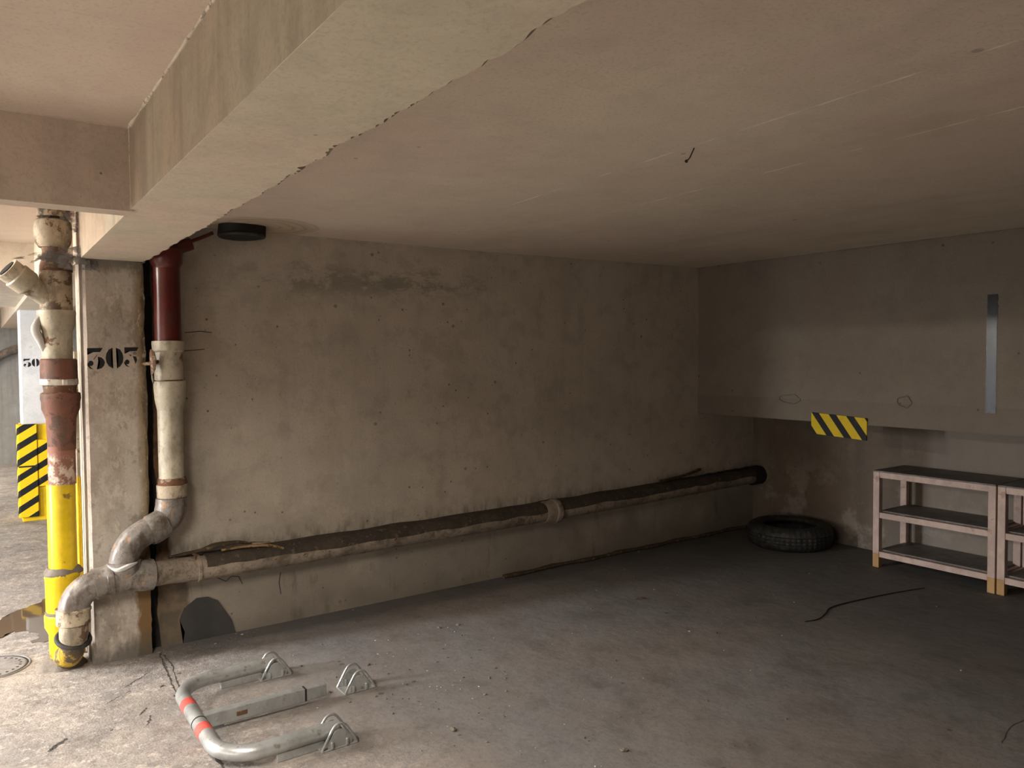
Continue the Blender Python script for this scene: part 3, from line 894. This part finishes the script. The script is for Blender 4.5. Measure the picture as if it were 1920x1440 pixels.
# blanket of dark dust lying on the pipe and filling the gap to the wall
bm = bmesh.new()
N = 260
prev = None
for k in range(N + 1):
    x = -4.06 + 4.72 * k / N
    c = axis(x)
    f = min(1, k / 12)
    ring = []
    for s in range(9):
        u = s / 8
        ang = R(8 + 9 * mnoise.noise(Vector((x * 5, 0.5, 0))) + 84 * u)
        rr = 0.067 + f * (0.004 + 0.006 * abs(mnoise.noise(Vector((x * 11, u * 4, 2))))) * math.sin(PI * (0.1 + 0.8 * u)) + (0.0 if s else -0.003)
        ring.append(Vector((x, c.y - rr * math.cos(ang), c.z + rr * math.sin(ang))))
    ring.append(Vector((x, -0.001, c.z + 0.066 + 0.010 * mnoise.noise(Vector((x * 4, 7, 7))))))
    ring = [bm.verts.new(p) for p in ring]
    if prev:
        for s in range(len(ring) - 1):
            bm.faces.new((prev[s], prev[s + 1], ring[s + 1], ring[s]))
    prev = ring
obj('dust_layer', bm, 'dust', t, smooth=60)
nl = obj('nail', sweep([(-4.115, -0.115, 0.47), (-4.12, -0.115, 0.505), (-4.12, -0.115, 0.508), (-4.12, -0.115, 0.512)], [0.004, 0.004, 0.012, 0.011], 10), 'rust', t)

# splintered wood lying on the pipe
t = thing('split_branch', 'split strip of dead wood lying on the wall pipe near the column', 'wood', (-3.9, -0.06, 0.5))
obj('dark_bark_strip', sweep(smooth_path([(-4.24, -0.05, 0.497), (-4.08, -0.05, 0.508), (-3.98, -0.055, 0.528), (-3.88, -0.06, 0.527), (-3.80, -0.06, 0.51)]), [0.010 + 0.012 * math.sin(PI * k / 32) for k in range(33)], 8, jit=0.6, squash=(1, 1.3, 0.55)), 'bark', t)
obj('pale_splinter', sweep(smooth_path([(-3.97, -0.075, 0.500), (-3.86, -0.085, 0.503), (-3.76, -0.10, 0.500), (-3.69, -0.115, 0.487), (-3.64, -0.125, 0.470)]), [0.008 + 0.004 * math.sin(PI * k / 32) for k in range(33)], 8, jit=0.4, squash=(1, 1.3, 0.7)), 'splinter', t)
obj('thin_splinter', sweep(smooth_path([(-3.92, -0.06, 0.528), (-3.82, -0.065, 0.520), (-3.70, -0.07, 0.505)]), [0.004] * 17, 6, jit=0.4), 'splinter', t)
o = obj('stick', sweep(smooth_path([(-0.52, -0.05, 0.535), (-0.25, -0.05, 0.553), (-0.02, -0.045, 0.590)]), [0.012] * 16 + [0.009], 8, jit=0.4), 'bark')
tag(o, 'short dark stick lying on the far end of the wall pipe near the corner', 'stick')
# lumps of debris at the dark end of the pipe
bm = bmesh.new()
rng = random.Random(3)
for k in range(26):
    x = rng.uniform(0.0, 0.72)
    b = bmesh.new()
    bmesh.ops.create_icosphere(b, subdivisions=1, radius=rng.uniform(0.012, 0.028))
    for v in b.verts:
        v.co = Vector((x, -0.05, axis(x).z + 0.068)) + Vector((v.co.x * 1.6, v.co.y + rng.uniform(-0.002, 0.002), v.co.z * 0.6 + rng.uniform(-0.003, 0.003)))
    merge(bm, b)
o = obj('dirt_heap', bm, 'black')
tag(o, 'black dirt heaped on the wall pipe where it meets the corner', 'dirt', kind='stuff')

# timber strip at the foot of the wall
bm = bmesh.new()
P = [(-2.05 + 2.75 * k / 30, -0.03 - 0.012 * math.sin(k * 0.9), 0.012) for k in range(31)]
add_sweep(bm, P, [0.016 + 0.004 * math.sin(k * 1.7) for k in range(31)], 6, squash=(1, 1.4, 0.8))
o = obj('skirting_strip', bm, 'bark')
tag(o, 'dark timber strip lying along the foot of the left wall', 'timber')

# dark grey patch on the wall
pp = [(-4.165, 0.0), (-4.155, 0.06), (-4.18, 0.13), (-4.155, 0.19), (-4.09, 0.235), (-4.03, 0.232), (-3.975, 0.20), (-3.94, 0.14), (-3.905, 0.08), (-3.885, 0.0)]
obj('cement_patch', polyplate(pp, lambda a, b: (a, -0.001, b), 0.006, (0, -1, 0)), 'patch', WA)
# hairline cracks on the wall
for pts in ([(-4.12, 1.70), (-4.04, 1.708), (-3.98, 1.702)], [(-4.13, 1.60), (-4.07, 1.605), (-4.02, 1.61)], [(-3.98, 0.33), (-3.93, 0.30), (-3.90, 0.325), (-3.86, 0.315), (-3.84, 0.27)], [(-3.62, 0.30), (-3.63, 0.24), (-3.62, 0.17)]):
    obj('crack', sweep([(a, -0.0005, b) for a, b in pts], 0.0022, 5), 'patch', WA)
# soffit: plaster lumps
for y_, z_, a_, b_ in ((-0.90, 1.222, 0.085, 0.035), (-1.775, 1.238, 0.045, 0.038)):
    pts = [(-0.002, y_ + a_ * math.cos(2 * PI * k / 24) * (1 + 0.12 * math.sin(k * 1.1)), z_ + b_ * math.sin(2 * PI * k / 24) * (1 + 0.15 * math.sin(k * 0.9))) for k in range(25)]
    obj('plaster_ridge', sweep(pts, 0.004, 6, caps=False), 'wallB', WB, smooth=60)

# ------------------------------------------------------------------ ceiling details
t = thing('cut_off_pipe', 'black sooty pipe stub cut off under the ceiling beside the beam', 'pipe', (-3.845, -0.13, 2.22))
obj('stub', sweep([(-3.845, -0.135, 2.285), (-3.845, -0.135, 2.228), (-3.845, -0.135, 2.222)], [0.122, 0.118, 0.108], 40, jit=0.22), 'black', t, smooth=40)
obj('tar_rim', sweep([(-3.845 + 0.115 * math.cos(2 * PI * k / 32), -0.135 + 0.115 * math.sin(2 * PI * k / 32), 2.228) for k in range(33)], 0.010, 8, caps=False, jit=0.5), 'rubber', t, smooth=60)
o = obj('ceiling_wire', sweep(smooth_path([(-2.99, -2.60, 2.276), (-2.985, -2.585, 2.262), (-2.97, -2.56, 2.252), (-2.965, -2.54, 2.246)]), [0.0025] * 20 + [0.003] * 2 + [0.006] * 3, 8), 'black')
tag(o, 'small bent black wire end hanging from the bay ceiling', 'wire')

# ------------------------------------------------------------------ marks on the soffit
n0 = Vector((0, -1.096, 1.139))
SG = stripes('sign_stripes', lambda n: n.sub(n.add(n.mul(n.add(n.mul(n.y, -1), -1.090), 7.28), 0.0), n.mul(n.sub(1.136, n.add(n.z, n.mul(n.add(n.mul(n.y, -1), -1.09), 0.05))), 5.7)), (0.62, 0.44, 0.015))
bm = bmesh.new()
add_box(bm, -0.012, -0.001, -1.521, -1.090, 0.976, 1.132, 0.002, 1)
for v in bm.verts:
    v.co.z -= (-(v.co.y) - 1.09) * 0.045
o = obj('warning_sign', bm, SG)
tag(o, 'black and yellow striped warning plate screwed to the lower edge of the soffit', 'sign')


def tape_mat():
    n = NT('glossy_black_tape')
    n.bump(n.noise(150, 3, 0.7, (1, 1, 0.6)), 0.8, 0.0008)
    return n.out((0.007, 0.007, 0.009), 0.15, 0, 0.22)


bm = bmesh.new()
N = 60
Ls, Rs = [], []
for k in range(N + 1):
    z = 1.19 + 0.723 * k / N
    a = 0.003 * mnoise.noise(Vector((z * 40, 0, 0)))
    b = 0.004 * mnoise.noise(Vector((z * 40, 5, 0)))
    Ls.append(((-2.276 if k < 50 else -2.279) + a, z))
    Rs.append(((-2.334 if k < 48 else -2.338) + b, z))
out = Ls + Rs[::-1]
bm = bmesh.new()
top = [bm.verts.new((-0.0035, y, z)) for y, z in out]
bot = [bm.verts.new((0.0, y, z)) for y, z in out]
for k in range(N):
    bm.faces.new((top[k], top[k + 1], top[len(out) - 2 - k], top[len(out) - 1 - k]))
for k in range(len(out)):
    j = (k + 1) % len(out)
    bm.faces.new((top[k], bot[k], bot[j], top[j]))
o = obj('black_tape_strip', bm, tape_mat())
tag(o, 'shiny black vertical strip stuck to the soffit wall at the right', 'tape')


# ------------------------------------------------------------------ shelving units
def shelf_unit():
    t = thing('shelving_unit', 'low pale pine three-tier shelving unit nearest the tyre, standing against the right wall', 'shelf', (0.5, -1.805, 0))
    y0, y1, x0, x1 = -1.394, -2.216, 0.30, 0.725
    lw = 0.046
    for xa in (x0, x1 - lw):
        for ya in (y0 - lw, y1):
            l = obj('leg', box(xa, xa + lw, ya, ya + lw, 0.10, 0.700, 0.002, 1), 'wood', t)
            obj('foot', box(xa, xa + lw, ya, ya + lw, 0.0, 0.10, 0.002, 1), 'rawwood', l)
    for zz in (0.098, 0.385, 0.680):
        for xa in (x0 + 0.004, x1 - lw + 0.004):
            obj('rail', box(xa, xa + 0.034, y1 + lw, y0 - lw, zz - 0.022, zz + 0.0195, 0.002, 1), 'wood', t)
        for ya in (y0 - 0.034, y1 + 0.004):
            obj('side_rail', box(x0 + lw, x1 - lw, ya, ya + 0.03, zz - 0.022, zz + 0.0185, 0.002, 1), 'wood', t)
        top = zz > 0.6
        obj('top_board' if top else 'shelf_board', box(x0 if top else x0 + 0.040, x1, y1 if top else y1 + 0.036, y0 if top else y0 - 0.036, zz + 0.0205, zz + 0.030 if not top else 0.708, 0.0015, 1) if not top else box(x0, x1, y1, y0, 0.7005, 0.710, 0.0015, 1), 'board', t)
    return t


def dup(root, dx, dy, label):
    r = root.copy()
    C.objects.link(r)
    r.location = root.location + Vector((dx, dy, 0))
    r['label'] = label
    for ch in list(root.children):
        c = ch.copy()
        C.objects.link(c)
        c.parent = r
        c.matrix_parent_inverse = ch.matrix_parent_inverse
        for g_ in ch.children:
            d = g_.copy()
            C.objects.link(d)
            d.parent = c
            d.matrix_parent_inverse = g_.matrix_parent_inverse
    return r


s0 = shelf_unit()
s0['group'] = 'pine shelving units on the right wall'
s1 = dup(s0, 0.002, -0.832, 'low pale pine shelving unit cut by the right edge of the photo')

# ------------------------------------------------------------------ tyre
TX, TY = 0.385, -0.635
bm = bmesh.new()
S = 144
prof = [(0.205, 0.030, 0), (0.215, 0.014, 0), (0.25, 0.004, 0), (0.285, 0.006, 0), (0.305, 0.018, 1), (0.322, 0.034, 1), (0.330, 0.048, 1), (0.332, 0.066, 0), (0.326, 0.070, 0), (0.333, 0.074, 1), (0.334, 0.092, 1), (0.327, 0.096, 0), (0.334, 0.100, 1), (0.333, 0.120, 1), (0.326, 0.124, 0), (0.332, 0.128, 0), (0.330, 0.146, 1), (0.322, 0.160, 1), (0.305, 0.176, 1), (0.285, 0.188, 0), (0.25, 0.190, 0), (0.215, 0.180, 0), (0.205, 0.164, 0), (0.212, 0.150, 0), (0.30, 0.140, 0), (0.312, 0.10, 0), (0.30, 0.055, 0), (0.212, 0.044, 0)]
rings = []
for s in range(S):
    a = 2 * PI * s / S
    ring = []
    for r_, z_, tr in prof:
        rr = r_ - (0.006 if tr and s % 3 == 0 else 0)
        ring.append(bm.verts.new((TX + rr * math.cos(a), TY + rr * math.sin(a), z_ - 0.003)))
    rings.append(ring)
for s in range(S):
    for k in range(len(prof)):
        a, b = rings[s], rings[(s + 1) % S]
        q = (k + 1) % len(prof)
        bm.faces.new((a[k], a[q], b[q], b[k]))
o = obj('car_tyre', bm, 'rubber', smooth=40)
tag(o, 'worn black car tyre lying flat on the floor in the corner', 'tyre')

# ------------------------------------------------------------------ folding parking barrier
t = thing('parking_barrier', 'fold-down galvanised parking barrier with red bands lying flat on the floor', 'barrier', (-4.1, -1.12, 0))
TZ = 0.060


def arc(cx, cy, r, a0, a1, n=10):
    return [(cx + r * math.cos(R(a0 + (a1 - a0) * k / n)), cy + r * math.sin(R(a0 + (a1 - a0) * k / n)), TZ) for k in range(n + 1)]


path = [(-3.90, -0.716, TZ), (-4.0, -0.716, TZ), (-4.10, -0.718, TZ)] + arc(-4.185, -0.88, 0.16, 90, 180) + [(-4.345, -1.0, TZ), (-4.345, -1.2, TZ)] + arc(-4.185, -1.37, 0.16, 180, 270) + [(-4.10, -1.53, TZ), (-4.0, -1.53, TZ), (-3.90, -1.53, TZ)]
tube = obj('tube_arch', sweep(path, 0.031, 24), 'steel', t, smooth=40)
for ya in (-0.985, -1.255):
    a_ = ya + 0.032
    obj('red_band', sweep([(-4.345, a_, TZ), (-4.345, ya - 0.032, TZ)], 0.0322, 24, jit=0.02), 'redband', tube, smooth=40)
obj('tube_joint', sweep([(-4.345, -1.165, TZ), (-4.345, -1.172, TZ)], 0.0322, 24), 'black', tube, smooth=40)
bar = obj('centre_bar', box(-4.325, -3.89, -1.145, -1.098, 0.020, 0.078, 0.004, 2), 'steel', t)
obj('bar_end', box(-3.885, -3.79, -1.142, -1.101, 0.022, 0.075, 0.004, 2), 'steel', t)
obj('bar_gap', box(-3.892, -3.883, -1.143, -1.100, 0.022, 0.076), 'black', bar)
obj('bar_slot', box(-4.19, -4.145, -1.1465, -1.1445, 0.040, 0.058), 'rust', bar)
for k in range(3):
    x_ = (-4.27, -4.10, -3.95)[k]
    obj('bar_rivet', sweep([(x_, -1.1445, 0.052), (x_, -1.148, 0.052)], 0.005, 10), 'steel', bar)
for ya in (-0.745, -1.557):
    obj('base_rail', box(-4.15, -3.96, ya + 0.008, ya + 0.034, 0.0, 0.034, 0.002, 1), 'steel', t)


def bracket(x0, yc, name, parent, wid=0.105, L=0.155):
    """floor plate with two hooped cheeks and upright ribs"""
    b = bmesh.new()
    add_box(b, x0, x0 + L, yc - wid / 2, yc + wid / 2, 0.0, 0.006, 0.002, 1)
    for s in (-1, 1):
        y = yc + s * (wid / 2 - 0.006)
        hoop = smooth_path([(x0 + 0.004, y, 0.005), (x0 + 0.03, y, 0.05), (x0 + 0.055, y, 0.088), (x0 + 0.078, y, 0.097), (x0 + 0.10, y, 0.088), (x0 + 0.13, y, 0.045), (x0 + L - 0.004, y, 0.005)], 5)
        add_sweep(b, hoop, 0.0055, 8)
        prof = [(p.x, p.z) for p in hoop if True]
        merge(b, polyplate([(x0 + 0.028, 0.005)] + [(p.x, p.z - 0.022) for p in hoop if p.z > 0.045] + [(x0 + L - 0.028, 0.005)], lambda a, c: (a, y - 0.0015, c), 0.003, (0, 1, 0)))
        for xr in (x0 + 0.045, x0 + 0.108):
            add_box(b, xr - 0.006, xr + 0.006, y - 0.010, y + 0.010, 0.005, 0.034, 0.003, 1)
    return obj(name, b, 'steel', parent, smooth=35)


bracket(-3.975, -0.716, 'pivot_bracket', t)
bracket(-3.985, -1.530, 'pivot_bracket', t)
lb = thing('lock_bracket', 'loose-standing steel lock bracket bolted to the floor beyond the centre bar of the barrier', 'bracket', (-3.63, -1.10, 0))
bracket(-3.705, -1.095, 'hoop_bracket', lb)

# ------------------------------------------------------------------ floor details
WATER = NT('puddle_water')
WATER.b.inputs['Transmission Weight'].default_value = 0.0
WATER.bump(WATER.noise(5, 2), 0.03, 0.01)
WATER.out(WATER.mix(WATER.noise(6, 4), (0.085, 0.055, 0.035), (0.13, 0.09, 0.06)), 0.04, 0, 0.6)
M['water'] = WATER.m
pu = [(-5.35, 0.95), (-5.05, 1.0), (-4.97, 1.06), (-4.90, 1.17), (-4.80, 1.25), (-4.70, 1.36), (-4.58, 1.40), (-4.45, 1.2), (-4.48, 0.9), (-4.56, 0.60), (-4.70, 0.47), (-4.76, 0.47), (-4.84, 0.50), (-4.80, 0.60), (-4.84, 0.70), (-4.92, 0.76), (-4.98, 0.70), (-5.1, 0.62), (-5.3, 0.66)]
pts = smooth_path([(a, b, 0) for a, b in pu + [pu[0]]], 4)[:-1]
o = obj('puddle', polyplate([(p.x + 0.012 * math.sin(i * 1.9), p.y + 0.012 * math.cos(i * 2.3)) for i, p in enumerate(pts)], lambda a, b: (a, b, 0.0005), 0.0025, (0, 0, 1)), 'water')
tag(o, 'shallow brown puddle on the aisle floor behind the yellow pipe', 'puddle')

t = thing('manhole_cover', 'round iron manhole cover set in the floor at the left edge', 'cover', (-5.03, 0.205, 0))
MX, MY = -5.03, 0.205
obj('cover_plate', sweep([(MX, MY, -0.01), (MX, MY, 0.003), (MX, MY, 0.004)], [0.150, 0.150, 0.146], 40), 'iron', t)
obj('frame_ring', sweep([(MX + 0.166 * math.cos(2 * PI * k / 48), MY + 0.166 * math.sin(2 * PI * k / 48), 0.0) for k in range(49)], 0.006, 8, caps=False), 'iron', t)
b = bmesh.new()
rng0 = 0.157
add_sweep(b, [(MX + rng0 * math.cos(2 * PI * k / 48), MY + rng0 * math.sin(2 * PI * k / 48), 0.0) for k in range(49)], 0.0042, 6, caps=False)
for k in range(24):
    a = 2 * PI * k / 24
    add_box(b, MX + 0.125 * math.cos(a) - 0.006, MX + 0.125 * math.cos(a) + 0.006, MY + 0.125 * math.sin(a) - 0.006, MY + 0.125 * math.sin(a) + 0.006, 0.003, 0.0048)
obj('dark_grooves', b, 'black', t)


def ribbon(pts, wds, z=0.0012):
    bm = bmesh.new()
    pts = [Vector((p[0], p[1], 0)) for p in pts]
    prev = None
    for i, p in enumerate(pts):
        d = pts[min(i + 1, len(pts) - 1)] - pts[max(i - 1, 0)]
        s = Vector((-d.y, d.x, 0)).normalized() * wds[i] / 2
        a = bm.verts.new((p.x + s.x, p.y + s.y, z))
        b = bm.verts.new((p.x - s.x, p.y - s.y, z))
        if prev:
            bm.faces.new((prev[0], a, b, prev[1]))
        prev = (a, b)
    return bm


def crack(ctrl, w0, seed):
    P = smooth_path([(a, b, 0) for a, b in ctrl], 10)
    P = [(p.x + 0.010 * mnoise.noise(Vector((i * 0.4, seed, 0))), p.y + 0.010 * mnoise.noise(Vector((i * 0.4, seed + 5, 0)))) for i, p in enumerate(P)]
    W = [w0 * (0.25 + 1.2 * abs(mnoise.noise(Vector((i * 0.35, seed, 9))))) for i in range(len(P))]
    return obj('crack', ribbon(P, W), 'patch', FLOOR)


crack([(-4.30, -0.09), (-4.31, -0.25), (-4.32, -0.45), (-4.33, -0.68), (-4.31, -1.0), (-4.33, -1.4), (-4.32, -1.75), (-4.33, -2.2)], 0.014, 1)
crack([(-4.285, -0.12), (-4.28, -0.3), (-4.30, -0.5), (-4.31, -0.66)], 0.012, 3)
crack([(-4.52, -0.45), (-4.47, -0.40), (-4.40, -0.33)], 0.010, 6)
crack([(-4.51, -0.80), (-4.49, -0.77), (-4.47, -0.74)], 0.016, 7)
crack([(-4.50, -0.92), (-4.485, -0.88), (-4.47, -0.83)], 0.012, 8)
crack([(-4.86, -0.93), (-4.83, -0.89), (-4.79, -0.85)], 0.030, 9)
crack([(-4.62, -0.60), (-4.57, -0.55), (-4.50, -0.50)], 0.008, 10)
crack([(-1.75, -3.1), (-1.55, -3.06), (-1.35, -3.1)], 0.010, 11)

o = obj('thin_cable', sweep([(p.x, p.y, 0.004) for p in smooth_path([(-1.145, -1.808, 0), (-1.05, -1.83, 0), (-0.93, -1.80, 0), (-0.80, -1.755, 0), (-0.60, -1.765, 0), (-0.25, -1.82, 0), (0.06, -1.89, 0)], 8)], [0.002 + 0.0018 * math.sin(PI * (k + 4) / 56) for k in range(49)], 6), 'black')
tag(o, 'thin black wire curving across the floor in front of the shelving', 'wire')
for (x_, y_, a_, l_, lab) in ((-1.62, -0.93, 0.2, 0.07, 'thin curled dry leaf on the floor in the middle of the bay'),):
    o = obj('dry_leaf', sweep(smooth_path([(x_ - l_ / 2, y_, 0.004), (x_, y_ - 0.008, 0.014), (x_ + l_ / 2, y_ - 0.03, 0.005)]), [0.002 + 0.006 * math.sin(PI * k / 16) for k in range(17)], 6, squash=(1, 1, 0.4)), 'bark')
    tag(o, lab, 'leaf')
o = obj('twig', sweep(smooth_path([(-1.28, -3.02, 0.005), (-1.20, -3.07, 0.009), (-1.13, -3.10, 0.006), (-1.06, -3.16, 0.004)]), [0.004] * 25, 6, jit=0.6), 'bark')
tag(o, 'small dark twig on the floor near the right edge', 'twig')

# grit: paint flakes and crumbs, pale and dark
M['chip'] = painted('paint_chip', (0.48, 0.45, 0.40), None, 0, 0.7, 0.1, 20, 0.1)


def grit(name, spots, mat, seed, smin, smax, label):
    rng = random.Random(seed)
    bm = bmesh.new()
    for (cx, cy, sx, sy, n) in spots:
        for k in range(n):
            x = rng.gauss(cx, sx)
            y = rng.gauss(cy, sy)
            if y > -0.03 or x > 0.65 or (x < -4.3 and y > -0.1):
                continue
            s = rng.uniform(smin, smax) * (2.2 if rng.random() < 0.06 else 1)
            b = bmesh.new()
            bmesh.ops.create_icosphere(b, subdivisions=1, radius=s)
            a = rng.uniform(0, PI)
            for v in b.verts:
                p = Vector((v.co.x * rng.uniform(0.9, 1.6), v.co.y * rng.uniform(0.5, 1.1), v.co.z * 0.45))
                v.co = Vector((x + p.x * math.cos(a) - p.y * math.sin(a), y + p.x * math.sin(a) + p.y * math.cos(a), max(0.0, p.z + s * 0.35)))
            merge(bm, b)
    o = obj(name, bm, mat)
    return tag(o, label, 'grit', kind='stuff')


grit('pale_grit', [(-3.3, -1.25, 0.14, 0.16, 26), (-3.3, -0.75, 0.25, 0.2, 14), (-2.4, -1.6, 1.2, 0.9, 24), (-3.2, -1.9, 0.5, 0.4, 12), (-4.42, -0.12, 0.05, 0.02, 9), (-4.2, -0.5, 0.3, 0.3, 12), (-3.83, -0.06, 0.06, 0.02, 6), (-4.6, -1.0, 0.3, 0.4, 14), (-1.2, -1.2, 0.9, 0.6, 6)], 'chip', 5, 0.0014, 0.005, 'pale paint flakes and crumbs scattered over the floor')
grit('dark_grit', [(-3.35, -1.3, 0.18, 0.2, 40), (-2.6, -1.6, 1.0, 0.8, 60), (-3.5, -0.6, 0.4, 0.3, 20), (-2.9, -2.2, 0.6, 0.4, 30), (-4.1, -0.10, 0.2, 0.02, 20), (-2.3, -0.06, 1.3, 0.02, 50), (-4.3, -0.4, 0.08, 0.2, 18)], 'cement', 8, 0.002, 0.008, 'dark dirt crumbs scattered over the floor and along the wall')


# ------------------------------------------------------------------ cobwebs round the pipe top
def web_mat():
    m = bpy.data.materials.new('cobweb')
    m.use_nodes = True
    t = m.node_tree
    b = t.nodes['Principled BSDF']
    b.inputs['Base Color'].default_value = (0.16, 0.145, 0.135, 1)
    b.inputs['Roughness'].default_value = 1
    n = t.nodes.new('ShaderNodeTexNoise')
    n.inputs['Scale'].default_value = 26
    n.inputs['Detail'].default_value = 6
    mp = t.nodes.new('ShaderNodeMapRange')
    mp.inputs[1].default_value = 0.36
    mp.inputs[2].default_value = 0.58
    mp.inputs[4].default_value = 0.9
    tc = t.nodes.new('ShaderNodeTexCoord')
    t.links.new(tc.outputs['Object'], n.inputs['Vector'])
    t.links.new(n.outputs['Fac'], mp.inputs[0])
    t.links.new(mp.outputs[0], b.inputs['Alpha'])
    return m


WEB = web_mat()
bm = bmesh.new()


def sheet(a, b, c, d, sag, nu=14, nv=6, seed=0):
    a, b, c, d = map(Vector, (a, b, c, d))
    g = []
    for j in range(nv + 1):
        v = j / nv
        row = []
        for i in range(nu + 1):
            u = i / nu
            p = a.lerp(b, u).lerp(d.lerp(c, u), v)
            p.z -= sag * 4 * u * (1 - u)
            p += Vector((0, 0.01, 0.012)) * mnoise.noise(Vector((u * 4, v * 4, seed)))
            row.append(bm.verts.new(p))
        g.append(row)
    for j in range(nv):
        for i in range(nu):
            bm.faces.new((g[j][i], g[j][i + 1], g[j + 1][i + 1], g[j + 1][i]))


sheet((-4.90, -0.03, 2.045), (-4.60, -0.09, 2.045), (-4.60, -0.09, 2.12), (-4.76, -0.05, 2.09), -0.005, seed=1)
sheet((-4.78, -0.045, 2.03), (-4.57, -0.085, 2.0), (-4.58, -0.085, 2.06), (-4.70, -0.05, 2.10), 0.01, seed=2)
sheet((-4.62, -0.07, 2.045), (-4.53, -0.074, 1.99), (-4.54, -0.072, 2.05), (-4.60, -0.07, 2.055), 0.0, seed=3)
sheet((-4.79, -0.01, 2.33), (-4.61, -0.02, 2.30), (-4.62, -0.02, 2.20), (-4.79, 0.0, 2.20), 0.02, seed=4)
sheet((-4.80, -0.06, 2.06), (-4.59, -0.095, 2.03), (-4.60, -0.09, 2.07), (-4.74, -0.06, 2.115), 0.012, seed=7)
sheet((-4.83, -0.03, 2.03), (-4.72, -0.06, 2.03), (-4.70, -0.05, 2.06), (-4.80, -0.03, 2.05), -0.01, seed=9)
o = obj('cobweb', bm, WEB, smooth=80)
tag(o, 'grey dusty cobwebs strung between the left pipe top and the column head', 'cobweb', kind='stuff')
